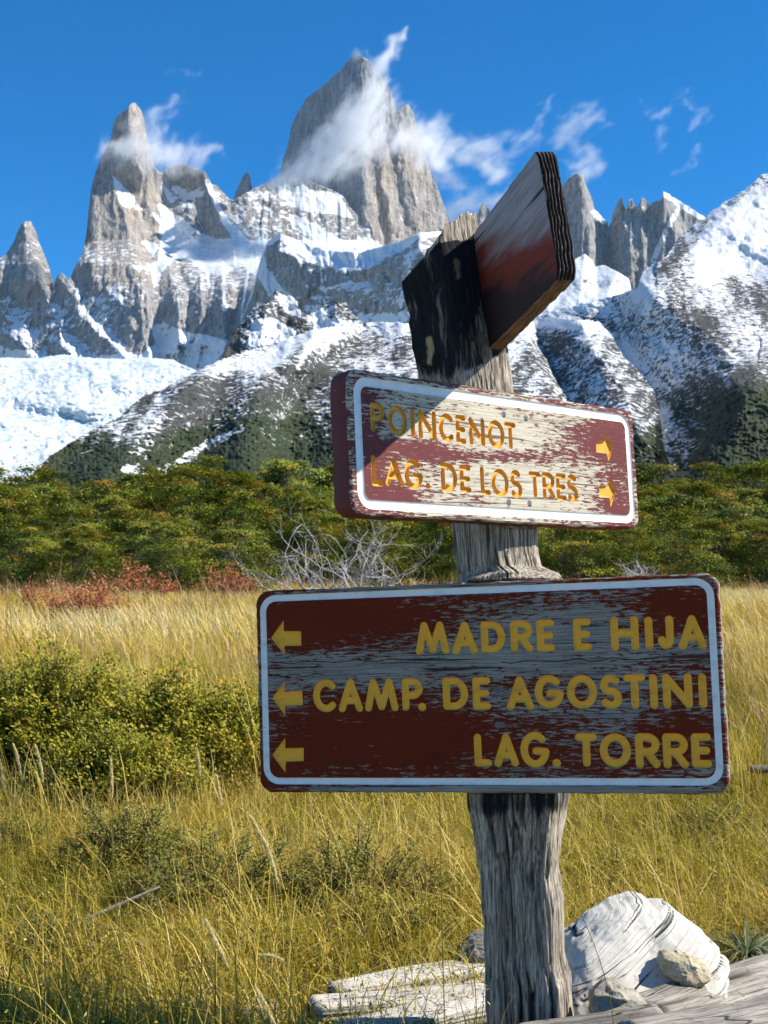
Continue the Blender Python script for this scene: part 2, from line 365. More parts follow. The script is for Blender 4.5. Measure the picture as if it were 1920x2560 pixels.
def massif_snow(PX, PY):
    s = 0.10 + .16 * fbm(PX * .02, PY * .02, 0, 3, 46)
    s += polys(PX, PY, [
        ([(398, 500), (415, 520), (445, 535), (470, 560), (500, 585), (560, 592), (610, 605), (640, 618), (620, 655), (580, 672), (545, 690), (500, 668), (470, 640), (430, 645), (405, 672), (392, 700), (380, 690), (395, 655), (402, 610), (395, 570), (402, 545)], 0.9),
        ([(272, 432), (300, 455), (345, 505), (400, 545), (405, 565), (370, 545), (330, 515), (328, 525), (300, 510)], 0.75),
        ([(360, 600), (395, 612), (380, 640), (368, 625)], 0.8),
        ([(690, 462), (760, 465), (850, 495), (870, 525), (880, 545), (800, 530), (740, 520), (700, 490)], 0.75),
        ([(725, 540), (760, 545), (800, 575), (840, 590), (860, 618), (820, 620), (770, 590), (730, 565)], 0.65),
        ([(375, 815), (410, 805), (450, 825), (560, 850), (640, 870), (640, 1000), (330, 1000), (330, 900), (390, 865)], 0.95),
        ([(-90, 850), (40, 870), (150, 900), (260, 890), (340, 880), (340, 1000), (-90, 1000)], 0.8)])
    s += strokes(PX, PY, [([(388, 430), (410, 470), (430, 500)], 7, .6), ([(520, 455), (535, 500), (560, 550), (600, 595), (640, 615)], 7, .8), ([(555, 545), (590, 590), (625, 612)], 10, .6), ([(440, 470), (480, 490), (500, 480)], 12, .45),
                          ([(495, 440), (512, 450)], 8, .55), ([(385, 660), (386, 705)], 6, .7), ([(622, 660), (612, 740), (604, 800)], 3.2, .95), ([(560, 690), (562, 760)], 4, .6), ([(520, 680), (522, 720)], 4, .5),
                          ([(440, 570), (470, 575)], 6, .35), ([(330, 665), (375, 672)], 5, .5)], 3)
    # thin snow in the ledges of the lower left ribs and on the broken slope right of the col
    s += 0.36 * sstep(690, 760, PY) * (1 - sstep(300, 345, PX)) + 0.22 * sstep(780, 860, PY) * sstep(500, 600, PX)
    s += 0.34 * sstep(545, 600, PX) * (1 - sstep(640, 690, PY)) + 0.27 * pt_in_poly(PX, PY, [(390, 430), (520, 440), (560, 500), (500, 560), (430, 520)])
    return s
relief('mountain', MASSIF, [(-520, 960), (330, 960), (640, 990), (1060, 760)], massif_depth, ROCK, 2.3, 2.4, jag=1.2, label='pointed granite spire with hanging glacier and shaded walls', attrs={
    'snow': massif_snow,
    'warm': lambda X, Y: np.clip(0.25 + 0.75 * (X > 190) * (X < 400) * (Y < 720) * (0.55 + 0.6 * fbm(X * .03, Y * .012, 0, 3, 14)) - 0.2 * sstep(700, 800, Y), 0, 1),
    'ice': lambda X, Y: 0.55 * (Y > 560) * (Y < 700)})
relief('rock_needle', [(572, 540), (583, 500), (588, 484), (601, 454), (609, 437), (616, 430), (621, 434), (625, 442), (631, 472), (640, 520)], [(572, 560), (640, 560)],
       lambda X, Y: 6750 + np.abs(X - 622) * 3.0 + (560 - Y) * .4 + flutes(X, Y, 14, 6, 77), ROCK, 1.5, 2.4, jag=.6, back=(60, 2.0), label='small dark rock needle on the skyline between the two big peaks',
       attrs={'snow': lambda X, Y: -0.1 + 0.3 * (Y < 445), 'warm': lambda X, Y: 0 * X, 'ice': lambda X, Y: 0 * X})

# --- snow ridge below the summit, its wall turned away from the sun
RIDGE = [(560, 930), (585, 860), (610, 780), (632, 720), (648, 660), (667, 605), (684, 592), (700, 584), (729, 594), (768, 610), (807, 623), (853, 630), (902, 630), (934, 622), (983, 607), (1016, 597), (1048, 581), (1100, 578), (1180, 600), (1260, 660), (1330, 740)]
def ridge_depth(PX, PY):
    D = 4250 + np.interp(PX, [560, 667, 760, 900, 1000, 1045, 1075, 1150, 1330], [950, 830, 720, 420, 200, 110, 90, 190, 480])
    cr = np.interp(PX, [q[0] for q in RIDGE], [q[1] for q in RIDGE])
    D = D + np.interp(PY - cr, [0, 18, 45, 130, 260, 400], [130, 95, 0, -45, -120, -330])
    D = D + tent(PX, PY, [(700, 584), (735, 640), (770, 700)], 60, 40, 60)
    D = D + tent(PX, PY, [(1045, 590), (1020, 680), (1000, 780), (985, 840)], 40, 60, 90)
    return D + 0.9 * flutes(PX, PY, 24, 11, 61) + 30 * ridged((PX - PY * .5) * .02, (PY + PX * .5) * .016, 0, 4, 64) + 16 * fbm(PX * .03, PY * .03, 1, 4, 62)
def ridge_snow(PX, PY):
    cr = np.interp(PX, [q[0] for q in RIDGE], [q[1] for q in RIDGE])
    d = PY - cr
    wd = np.interp(PX, [560, 667, 730, 800, 860, 920, 960, 1010, 1100], [6, 10, 20, 34, 42, 42, 30, 20, 10])
    s = 0.95 * (1 - sstep(wd * .8, wd * 1.3, d + 8 * fbm(PX * .05, PY * .05, 0, 3, 5)))
    s += polys(PX, PY, [([(655, 640), (690, 700), (730, 745), (765, 790), (770, 840), (730, 830), (690, 760), (640, 690)], .9), ([(720, 745), (800, 715), (900, 700), (1000, 720), (1010, 860), (860, 860), (760, 800)], .27), ([(830, 830), (900, 780), (1020, 790), (1000, 960), (840, 960)], .45),
                         ([(1010, 640), (1050, 620), (1060, 760), (1040, 900), (990, 900), (1000, 760)], .42)])
    s += strokes(PX, PY, [([(712, 628), (740, 648), (760, 655)], 6, .5), ([(802, 665), (804, 710)], 3, .6), ([(812, 665), (813, 700)], 3, .6), ([(840, 640), (845, 680)], 5, .5), ([(770, 715), (830, 725), (880, 705)], 8, .35)], 3)
    return s + 0.26 + .14 * fbm(PX * .025, PY * .025, 0, 3, 63)
relief('snow_ridge', RIDGE, [(560, 1010), (1330, 1010)], ridge_depth, ROCK, 2.5, 2.5, jag=.9, label='rounded snow ridge with a shaded cirque wall beneath', attrs={
    'snow': ridge_snow, 'warm': lambda X, Y: 0.1 + 0 * X, 'ice': lambda X, Y: 0 * X})

# --- far towers on the right
RIGHTP = [(1130, 640), (1180, 570), (1196, 530), (1203, 511), (1212, 508), (1223, 524), (1240, 560), (1300, 580), (1360, 560), (1390, 500), (1404, 466), (1416, 450), (1432, 440), (1441, 433), (1457, 441), (1469, 470), (1482, 503), (1486, 523), (1502, 540), (1519, 556), (1522, 572), (1527, 552),
          (1539, 515), (1553, 490), (1560, 515), (1567, 521), (1572, 499), (1580, 499), (1587, 518), (1597, 515), (1601, 499), (1609, 495), (1617, 503), (1625, 510), (1638, 499), (1653, 500), (1658, 480), (1674, 488), (1703, 507), (1732, 523), (1759, 542), (1800, 580), (1850, 640)]
def right_depth(PX, PY):
    D = 5900 + (760 - PY) * 0.75 + np.interp(PX, [1130, 1390, 1455, 1490, 1525, 1555, 1660, 1760, 1850], [260, 160, 10, 90, 150, 30, 0, 110, 260])
    for ln, a in (([(1441, 433), (1470, 560), (1500, 700)], 60), ([(1553, 490), (1550, 600), (1560, 700)], 45), ([(1605, 495), (1600, 560), (1585, 660)], 40), ([(1658, 482), (1680, 560), (1690, 620)], 70)):
        D = D + tent(PX, PY, ln, 40, 34, a)
    return D + flutes(PX, PY, 30, 12, 91)
relief('jagged_peaks', RIGHTP, [(1130, 780), (1850, 780)], right_depth, ROCK, 2.4, 2.5, jag=1.6, label='row of jagged granite towers behind the snowy slope', attrs={
    'snow': lambda X, Y: 0.17 + strokes(X, Y, [([(1660, 483), (1700, 508), (1755, 543)], 9, .9), ([(1486, 530), (1510, 550)], 11, .7), ([(1700, 520), (1670, 570), (1645, 620), (1635, 650)], 9, .6), ([(1602, 520), (1610, 515)], 8, .4), ([(1560, 560), (1590, 610), (1610, 660)], 10, .25)], 4) + .12 * sstep(600, 720, Y),
    'warm': lambda X, Y: 0.1 + 0.25 * sstep(520, 440, Y), 'ice': lambda X, Y: 0 * X})
# --- domed snowfield in the gap
relief('snow_dome', [(1080, 760), (1180, 720), (1300, 690), (1400, 660), (1441, 646), (1461, 634), (1482, 650), (1488, 667), (1510, 663), (1543, 679), (1572, 696), (1578, 720), (1584, 760)], [(1080, 840), (1584, 840)],
       lambda X, Y: 3900 + np.interp(Y, [630, 700, 840], [320, 130, -200]) + tent(X, Y, [(1461, 634), (1450, 760)], 70, 40, 60) + tent(X, Y, [(1540, 680), (1500, 780)], 60, 50, 60) + 26 * fbm(X * .02, Y * .025, 0, 4, 15), ROCK, 2.5, 2.5, jag=.6,
       label='domed snowfield in the gap under the jagged peaks', attrs={'snow': lambda X, Y: 0.72 + 0.35 * fbm(X * .03, Y * .03, 0, 3, 4), 'warm': lambda X, Y: .1 + 0 * X, 'ice': lambda X, Y: .3 + 0 * X})

# --- sunlit glacier at the left
GLAC = [(-520, 905), (-300, 880), (-90, 890), (0, 894), (91, 895), (130, 890), (160, 886), (194, 892), (250, 896), (303, 897), (363, 894), (433, 899), (460, 914), (484, 923), (540, 950), (620, 990)]
relief('glacier', GLAC, [(-520, 1420), (620, 1420)],
       lambda X, Y: 2500 + np.interp(Y, [885, 905, 1020, 1050, 1200, 1420], [1750, 1450, 900, 800, 150, -500]) + 22 * ridged(X * .016 + .25 * fbm(X * .01, Y * .02, 0, 2, 2), Y * .035, 0, 4, 33) + 60 * fbm(X * .006, Y * .012, 0, 3, 31) + 9 * fbm(X * .10, Y * .14, 0, 4, 34)
       + tent(X, Y, [(-60, 1010), (100, 1030), (200, 1060), (330, 1048)], 30, 30, -60), ROCK, 2.4, 2.2, jag=.8, label='crevassed glacier shining in the sun', attrs={
       'snow': lambda X, Y: 1.3 + 0 * X, 'warm': lambda X, Y: 0 * X, 'ice': lambda X, Y: .75 + .5 * strokes(X, Y, [([(-60, 1010), (60, 1030), (160, 1055), (300, 1045)], 18, 1.0), ([(130, 940), (280, 965)], 18, .7)])})

# --- rock knoll and the nearer hills
KNOLL = [(540, 930), (558, 890), (570, 864), (592, 822), (622, 786), (641, 757), (667, 760), (690, 721), (703, 737), (729, 740), (752, 766), (756, 789), (768, 786), (801, 773), (820, 757), (843, 753), (866, 760), (872, 773), (885, 789), (908, 805), (960, 830)]
relief('rock_knoll', KNOLL, [(540, 990), (960, 990)],
       lambda X, Y: 2350 + np.interp(Y, [720, 800, 990], [260, 120, -150]) + tent(X, Y, [(690, 721), (660, 800), (640, 900)], 60, 30, 40) + tent(X, Y, [(843, 753), (850, 860)], 50, 40, 50) + 24 * ridged(X * .02, Y * .02, 0, 4, 51) + 12 * fbm(X * .08, Y * .08, 0, 3, 52), HILL, 2.2, 2.2, jag=1.6, back=(160, .8),
       label='rocky knoll dusted with snow in front of the cirque', attrs={
       'snow': lambda X, Y: .42 + polys(X, Y, [([(630, 800), (690, 800), (740, 830), (700, 860), (620, 870)], .7), ([(690, 735), (740, 745), (755, 790), (715, 780)], .5), ([(770, 800), (800, 775), (830, 770), (800, 810)], .5), ([(790, 800), (900, 800), (920, 830), (780, 840)], .6)]) - .25 * (X < 600) - .12 * pt_in_poly(X, Y, [(690, 770), (760, 800), (770, 830), (720, 815)]),
       'veg': lambda X, Y: 0 * X, 'fine': lambda X, Y: 0 * X})
HILLC = [(20, 1230), (70, 1195), (100, 1166), (127, 1139), (192, 1098), (237, 1070), (297, 1043), (329, 1015), (356, 992), (411, 969), (480, 933), (558, 896), (620, 877), (695, 855), (787, 823), (860, 814), (908, 806), (983, 807), (1050, 809), (1150, 800), (1250, 790), (1330, 790), (1400, 796), (1470, 800),
         (1500, 806), (1530, 838), (1545, 870), (1565, 898), (1609, 940), (1640, 985), (1650, 1040), (1660, 1120), (1690, 1200), (1740, 1230)]
def hill_depth(PX, PY):
    cr = np.interp(PX, [q[0] for q in HILLC], [q[1] for q in HILLC])
    D = 900 + (1200 - PY) * 2.55 + np.interp(PX, [0, 300, 700, 1100, 1640], [-150, -60, 60, 40, -60])
    # spurs and gullies: shaded flanks look left
    D = D + tent(PX, PY, [(800, 830), (660, 950), (620, 1060), (600, 1180)], 95, 180, 150)
    D = D + tent(PX, PY, [(905, 830), (800, 920), (740, 1010), (720, 1150)], 60, 110, -110)
    D = D + tent(PX, PY, [(560, 900), (430, 1010), (330, 1110), (260, 1190)], 90, 130, 105)
    D = D + tent(PX, PY, [(1330, 800), (1365, 870), (1410, 960), (1450, 1060)], 40, 95, -110)
    D = D + tent(PX, PY, [(1440, 800), (1500, 900), (1570, 1000), (1600, 1100)], 95, 70, 100)
    D = D + 30 * fbm(PX * .008, PY * .012, 0, 4, 71) + 9 * fbm(PX * .05, PY * .08, 0, 3, 72)
    tr = hill_veg(PX, PY)
    return D - (2.0 + 6.0 * np.clip(tr, 0, 1)) * (1 - np.abs(vnoise(PX * .10, PY * .17, 0, 73)) * 2 + .6 * vnoise(PX * .23, PY * .36, 0, 74))
def hill_veg(PX, PY):
    v = sstep(960, 1110, PY + 60 * fbm(PX * .012, PY * .012, 0, 3, 6)) * .75
    v += polys(PX, PY, [([(440, 1080), (560, 1050), (690, 1060), (860, 1000), (860, 1250), (400, 1250)], .5), ([(640, 900), (760, 900), (830, 960), (740, 1010), (640, 1000)], .2), ([(1330, 1030), (1400, 1060), (1480, 1040), (1700, 1150), (1700, 1260), (1300, 1260)], .5)], 25, .015, 8, 25)
    return v
def hill_snow(PX, PY):
    s = np.interp(PY, [800, 860, 930, 1000, 1060, 1110, 1150, 1200], [.70, .55, .48, .45, .42, .35, .26, .12])
    s = s + .18 * fbm(PX * .012, PY * .02, 0, 4, 75) + .22 * ridged((PX + .5 * PY) * .022, PY * .007, 0, 3, 76) - .06
    s = s + polys(PX, PY, [([(500, 925), (640, 870), (800, 825), (900, 810), (830, 850), (700, 900), (560, 950)], .22), ([(640, 990), (700, 920), (790, 890), (860, 920), (760, 990), (680, 1040)], -.14), ([(430, 1090), (600, 1040), (700, 1060), (860, 1030), (860, 1250), (350, 1250)], -.18),
                              ([(110, 1140), (240, 1080), (330, 1130), (300, 1200), (90, 1200)], -.12), ([(1330, 820), (1420, 830), (1500, 900), (1560, 960), (1480, 960), (1380, 900)], -.16), ([(800, 840), (1040, 830), (1040, 900), (850, 900)], -.12)], 22, .015, 8, 20)
    s = s + strokes(PX, PY, [([(520, 1110), (480, 1140), (440, 1165), (390, 1180), (320, 1170)], 14, .5), ([(600, 1075), (540, 1110)], 10, .35), ([(1300, 800), (1400, 806), (1480, 815)], 16, .3)], 10)
    return s
relief('hill', HILLC, [(20, 1430), (1740, 1430)], hill_depth, HILL, 2.6, 2.6, jag=1.6, back=(200, .35), label='nearer hill with snow-dusted scrub and dark forest at its foot', attrs={
    'snow': hill_snow, 'veg': hill_veg, 'fine': lambda X, Y: 0 * X})
SLOPE = [(1240, 830), (1330, 792), (1420, 766), (1500, 748), (1560, 732), (1592, 722), (1600, 700), (1609, 675), (1633, 660), (1666, 642), (1683, 618), (1695, 597), (1732, 564), (1761, 548), (1769, 536), (1814, 503), (1847, 486), (1880, 458), (1904, 437), (1935, 432), (2010, 400), (2100, 410), (2230, 470), (2400, 610), (2600, 780), (2800, 960)]
def slope_depth(PX, PY):
    D = 1250 + (1200 - PY) * 2.5 + np.interp(PX, [1240, 1500, 1600, 1760, 1920, 2010], [750, 420, 260, 120, 0, -60])
    D = D + tent(PX, PY, [(1640, 745), (1700, 800), (1760, 830), (1800, 860), (1830, 930)], 150, 190, 215)
    D = D + tent(PX, PY, [(1560, 740), (1535, 860), (1610, 940), (1640, 990), (1610, 1060)], 75, 60, -110)
    D = D + tent(PX, PY, [(1904, 437), (1800, 560), (1700, 640), (1600, 720)], 70, 150, 140)
    D = D + tent(PX, PY, [(1900, 950), (1840, 1050), (1800, 1180)], 95, 130, 110)
    D = D + 40 * fbm(PX * .008, PY * .012, 0, 4, 81) + 10 * fbm(PX * .05, PY * .08, 0, 3, 82)
    return D - (2.0 + 7.0 * np.clip(slope_veg(PX, PY), 0, 1)) * (1 - np.abs(vnoise(PX * .10, PY * .17, 0, 83)) * 2 + .6 * vnoise(PX * .23, PY * .36, 0, 84))
def slope_veg(PX, PY): return sstep(950, 1090, PY + .25 * (PX - 1700) + 40 * fbm(PX * .012, PY * .012, 0, 3, 16)) * .9 + .25 * sstep(880, 980, PY)
def slope_snow(PX, PY):
    s = np.interp(PY, [430, 700, 800, 900, 1000, 1060, 1130, 1200], [.72, .66, .54, .46, .38, .28, .17, .05]) + .20 * fbm(PX * .012, PY * .02, 0, 3, 85) + .22 * ridged((PX - .4 * PY) * .02, PY * .007, 0, 3, 86) - .06
    s = s + polys(PX, PY, [([(1800, 540), (1860, 520), (1920, 480), (2010, 560), (1900, 640), (1760, 720), (1720, 700)], .5), ([(1630, 755), (1720, 750), (1790, 800), (1760, 860), (1640, 850), (1580, 850)], -.14), ([(1690, 600), (1760, 550), (1850, 490), (1890, 470), (1800, 560), (1720, 640), (1640, 700)], -.22),
                              ([(1740, 700), (1850, 680), (1920, 700), (1920, 730), (1760, 725)], -.22), ([(1780, 740), (1920, 720), (1920, 790), (1800, 780)], -.14), ([(1540, 830), (1570, 900), (1640, 970), (1620, 900), (1590, 850)], .25), ([(1600, 1060), (1660, 1020), (1760, 1130), (1720, 1180), (1640, 1160)], .38),
                              ([(1860, 900), (2010, 860), (2010, 1250), (1740, 1250), (1780, 1080)], -.22)], 22, .015, 8, 20)
    return s
relief('mountain_slope', SLOPE, [(1240, 1430), (2800, 1430)], slope_depth, HILL, 2.6, 2.6, jag=1.8, back=(260, .5), label='broad snowy mountain slope with dark scrub rising at the edge', attrs={
    'snow': slope_snow, 'veg': slope_veg, 'fine': lambda X, Y: 0 * X})
# ------------------------------------------------------------------ clouds: real volumes drifting round the peaks
def mat_cloud():
    g = NG('cloud_vapour'); v = g.n('ShaderNodeVolumePrincipled'); v.inputs['Color'].default_value = (.99, .99, .99, 1); v.inputs['Anisotropy'].default_value = 0.15
    v.inputs['Density'].default_value = 1.0; v.inputs['Density Attribute'].default_value = 'density'
    g.lk(v.outputs[0], g.out.inputs['Volume']); return g.m
CLOUD = mat_cloud()
def cloud(label, px0, px1, py0, py1, Y, thick, vox, puffs, dens, seed, ns=.006, cut=.30, stretch=.9):
    """puffs: (polyline of (px, py, radius), strength)"""
    a = at(px0, py1, Y); b = at(px1, py0, Y); lo = np.array([a[0], Y - thick / 2, a[2]]); hi = np.array([b[0], Y + thick / 2, b[2]])
    n = np.maximum(2, np.ceil((hi - lo) / vox)).astype(int); nx, ny, nz = [int(v) for v in n]
    gx, gy, gz = [np.linspace(lo[i], hi[i], n[i]) for i in range(3)]
    Z, Yg, X = [m.ravel() for m in np.meshgrid(gz, gy, gx, indexing='ij')]
    q = np.stack([X, Yg, Z], -1); PX, PY = to_px(q)
    near = np.zeros(len(X), bool)
    for pl, st in puffs: near |= polydist(PX, PY, pl)[0] < 1.5 * max(p[2] for p in pl) + 30
    D = np.zeros(len(X)); X, Yg, Z, PX, PY = [v[near] for v in (X, Yg, Z, PX, PY)]; k = ns
    w1 = fbm(X * k, Yg * k, Z * k, 3, seed, .6); w2 = fbm(X * k + 9, Yg * k, Z * k, 3, seed + 1, .6)
    WX = PX + 60 * w1; WY = PY + 60 * w2
    S_ = np.zeros(len(X))
    for pl, st in puffs:
        d, par = polydist(WX, WY, pl); r = 1.5 * np.interp(par, np.arange(len(pl)), [p[2] for p in pl])
        S_ = np.maximum(S_, st * np.clip(1 - d / r, 0, 1))
    dep = np.clip(1 - np.abs((Yg - Y + 60 * w1) / (thick / 2)), 0, 1)
    # the noise is drawn out along the wind and eats into the rim
    ca, sa = math.cos(stretch), math.sin(stretch); xs_ = X * ca + Z * sa; zs_ = -X * sa + Z * ca
    er = .5 + .95 * fbm(xs_ * k * 1.8 + .8 * w1, Yg * k * 1.5, zs_ * k * 5.0 + 1.2 * w2, 5, seed + 3, .70)
    D[near] = np.clip(S_ ** .8 * dep ** .5 * 1.5 - np.clip(er * 1.5 - .25, 0, 1.4) * cut * 3.9 * (1 - .30 * S_), 0, 1) ** 1.6 * dens * .66
    D = D.reshape(nz, ny, nx)
    D[[0, -1]] = 0; D[:, [0, -1]] = 0; D[:, :, [0, -1]] = 0
    me = bpy.data.meshes.new('cloud'); me.vertices.add(nx * ny * nz); me.vertices.foreach_set('co', q.astype(np.float32).ravel())
    t = me.attributes.new('d', 'FLOAT', 'POINT'); t.data.foreach_set('value', D.astype(np.float32).ravel()); me.materials.append(CLOUD)
    ob = bpy.data.objects.new('cloud', me); COL.objects.link(ob); tag(ob, label, 'cloud', kind='stuff')
    ng = bpy.data.node_groups.new('cloud_volume', 'GeometryNodeTree'); ng.interface.new_socket('Geometry', in_out='INPUT', socket_type='NodeSocketGeometry'); ng.interface.new_socket('Geometry', in_out='OUTPUT', socket_type='NodeSocketGeometry')
    N = ng.nodes.new; L = ng.links.new; gi, go = N('NodeGroupInput'), N('NodeGroupOutput')
    vc = N('GeometryNodeVolumeCube'); vc.inputs['Min'].default_value = lo; vc.inputs['Max'].default_value = hi
    for nm, v in (('Resolution X', nx), ('Resolution Y', ny), ('Resolution Z', nz)): vc.inputs[nm].default_value = v
    pos = N('GeometryNodeInputPosition'); sp = N('ShaderNodeSeparateXYZ'); L(pos.outputs[0], sp.inputs[0])
    def idx(o, i, m):
        a_ = N('ShaderNodeMapRange'); L(o, a_.inputs[0]); a_.inputs[1].default_value = lo[i]; a_.inputs[2].default_value = hi[i]; a_.inputs[3].default_value = 0; a_.inputs[4].default_value = m - 1
        r_ = N('ShaderNodeMath'); r_.operation = 'ROUND'; L(a_.outputs[0], r_.inputs[0]); return r_.outputs[0]
    ix, iy, iz = idx(sp.outputs[0], 0, nx), idx(sp.outputs[1], 1, ny), idx(sp.outputs[2], 2, nz)
    def ma(a_, m, c_):
        e_ = N('ShaderNodeMath'); e_.operation = 'MULTIPLY_ADD'; L(a_, e_.inputs[0]); e_.inputs[1].default_value = m; L(c_, e_.inputs[2]); return e_.outputs[0]
    ii = ma(iz, nx * ny, ma(iy, nx, ix))
    fi = N('FunctionNodeFloatToInt'); fi.rounding_mode = 'ROUND'; L(ii, fi.inputs[0])
    na_ = N('GeometryNodeInputNamedAttribute'); na_.data_type = 'FLOAT'; na_.inputs['Name'].default_value = 'd'
    si = N('GeometryNodeSampleIndex'); si.data_type = 'FLOAT'; L(gi.outputs[0], si.inputs[0]); L(na_.outputs[0], si.inputs['Value']); L(fi.outputs[0], si.inputs['Index'])
    L(si.outputs[0], vc.inputs['Density'])
    sm = N('GeometryNodeSetMaterial'); sm.inputs['Material'].default_value = CLOUD; L(vc.outputs[0], sm.inputs[0]); L(sm.outputs[0], go.inputs[0])
    md = ob.modifiers.new('volume', 'NODES'); md.node_group = ng
    return ob
cloud('bright cloud streaming up across the highest summit', 610, 1150, 40, 500, 6150, 330, 7.0, [
    ([(1006, 80, 8), (985, 108, 13), (962, 138, 20), (945, 180, 32), (930, 240, 54), (925, 300, 72), (900, 350, 74), (850, 385, 62), (790, 400, 54), (730, 425, 44), (690, 440, 26)], 1.0),
    ([(930, 310, 60), (980, 335, 58), (1030, 350, 50), (1075, 375, 44), (1100, 420, 34)], .85),
    ([(900, 340, 60), (860, 330, 50), (820, 345, 40), (780, 380, 36)], .7), ([(860, 440, 30), (800, 440, 36), (730, 450, 30)], .45)], .020, 11, .0055, .26)
cloud('thin cloud veil clinging to the pointed spire', 240, 560, 215, 460, 5600, 260, 6.5, [
    ([(262, 372, 26), (300, 365, 40), (345, 362, 50), (400, 350, 62), (440, 375, 60), (490, 385, 44), (520, 380, 22)], .85),
    ([(405, 345, 40), (412, 310, 26), (405, 280, 16), (420, 250, 9)], .55), ([(440, 400, 40), (470, 410, 34)], .7), ([(300, 400, 36), (340, 410, 34)], .45)], .017, 21, .0060, .26)
cloud('torn cloud bank trailing beside the summit behind the topmost board', 1040, 1560, 225, 560, 7000, 260, 9.5, [
    ([(1080, 340, 36), (1113, 351, 44), (1160, 375, 40), (1200, 395, 38), (1250, 420, 36)], .9), ([(1060, 420, 34), (1110, 440, 34), (1150, 470, 30)], .55), ([(1120, 540, 30), (1180, 518, 34), (1240, 500, 36), (1300, 480, 30)], .95),
    ([(1290, 380, 34), (1318, 340, 30), (1345, 290, 20), (1366, 252, 12)], .65), ([(1400, 350, 30), (1432, 325, 36), (1470, 300, 36), (1505, 285, 22)], .75), ([(1414, 420, 26), (1451, 418, 28), (1500, 392, 22)], .65), ([(1440, 360, 26), (1460, 385, 22)], .6)], .0135, 31, .0045, .27, .5)
cloud('faint wisps of cloud high over the snowy slope', 1590, 1830, 200, 450, 7000, 200, 9.0, [
    ([(1630, 265, 12), (1660, 250, 16), (1700, 232, 12)], .5), ([(1722, 225, 14), (1752, 250, 18), (1778, 262, 16), (1760, 300, 16), (1742, 325, 12)], .55), ([(1650, 345, 18), (1655, 310, 14)], .5), ([(1698, 428, 14), (1720, 405, 18), (1745, 380, 12)], .75)], .010, 41, .006, .22)
cloud('tiny wisp of cloud alone in the blue sky above the pointed spire', 395, 520, 125, 190, 7000, 140, 8.0, [([(415, 146, 10), (450, 158, 16), (498, 166, 10)], .6)], .010, 51, .006, .20)
# ------------------------------------------------------------------ the air between here and the peaks
def mat_haze():
    g = NG('thin_air'); v = g.n('ShaderNodeVolumePrincipled'); v.inputs['Color'].default_value = (.55, .75, 1.0, 1); v.inputs['Density'].default_value = 0.95e-5; v.inputs['Anisotropy'].default_value = 0.0
    v.inputs['Density Attribute'].default_value = ''
    g.lk(v.outputs[0], g.out.inputs['Volume']); return g.m
hx, hy0, hy1, hz0, hz1 = 9500, -8, 9200, -2.0, 2750
HV = [(x, y, z) for x in (-hx, hx) for y in (hy0, hy1) for z in (hz0, hz1)]
hz = mesh('haze', HV, [(0, 1, 3, 2), (4, 6, 7, 5), (0, 4, 5, 1), (2, 3, 7, 6), (0, 2, 6, 4), (1, 5, 7, 3)], mat_haze()); tag(hz, 'thin bluish mountain air', 'haze', kind='stuff')
# ------------------------------------------------------------------ the signpost
def arc(cx, cy, rx, ry, a0, a1, n=14):
    return [(cx + rx * math.cos(R(a0 + (a1 - a0) * i / n)), cy + ry * math.sin(R(a0 + (a1 - a0) * i / n))) for i in range(n + 1)]
GL = {'A': [[(0, 0), (.5, 1), (1, 0)], [(.17, .3), (.83, .3)]],
      'C': [arc(.56, .5, .56, .5, 48, 312, 18)],
      'D': [[(0, 0), (0, 1), (.4, 1)] + arc(.4, .5, .6, .5, 85, -85, 14) + [(.4, 0), (0, 0)]],
      'E': [[(1, 1), (0, 1), (0, 0), (1, 0)], [(0, .5), (.9, .5)]],
      'G': [arc(.5, .5, .5, .5, 48, 352, 22) + [(.55, .46)]],
      'H': [[(0, 0), (0, 1)], [(1, 0), (1, 1)], [(0, .5), (1, .5)]],
      'I': [[(.5, 0), (.5, 1)]],
      'J': [[(1, 1), (1, .3)] + arc(.5, .3, .5, .3, -10, -165, 10)],
      'L': [[(0, 1), (0, 0), (1, 0)]],
      'M': [[(0, 0), (.2, 1), (.5, .04), (.8, 1), (1, 0)]],
      'N': [[(0, 0), (0, 1), (1, 0), (1, 1)]],
      'O': [arc(.5, .5, .5, .5, 90, 450, 28)],
      'P': [[(0, 0), (0, 1), (.5, 1)] + arc(.5, .73, .5, .27, 85, -85, 10) + [(.5, .46), (0, .46)]],
      'R': [[(0, 0), (0, 1), (.5, 1)] + arc(.5, .73, .5, .27, 85, -85, 10) + [(.5, .46), (0, .46)], [(.45, .46), (1, 0)]],
      'S': [arc(.5, .745, .46, .255, 40, 230, 12) + arc(.5, .255, .5, .255, 70, -145, 14)],
      'T': [[(0, 1), (1, 1)], [(.5, 1), (.5, 0)]],
      '.': [[(.5, .5), (.5001, .5)]]}
def sdist(P, sk):
    best = np.full(len(P), 1e9)
    for st in sk:
        for i in range(len(st) - 1):
            a = np.array(st[i]); b = np.array(st[i + 1]); d = b - a; L = d @ d + 1e-14
            t = np.clip(((P - a) @ d) / L, 0, 1); best = np.minimum(best, np.linalg.norm(P - a - t[:, None] * d, axis=1))
    return best
def capsule(a, b, r, n=7):
    a, b = np.array(a), np.array(b); th = math.atan2(b[1] - a[1], b[0] - a[0]); o = []
    for i in range(n + 1): o.append(b + r * np.array([math.cos(th - math.pi / 2 + math.pi * i / n), math.sin(th - math.pi / 2 + math.pi * i / n)]))
    for i in range(n + 1): o.append(a + r * np.array([math.cos(th + math.pi / 2 + math.pi * i / n), math.sin(th + math.pi / 2 + math.pi * i / n)]))
    return o
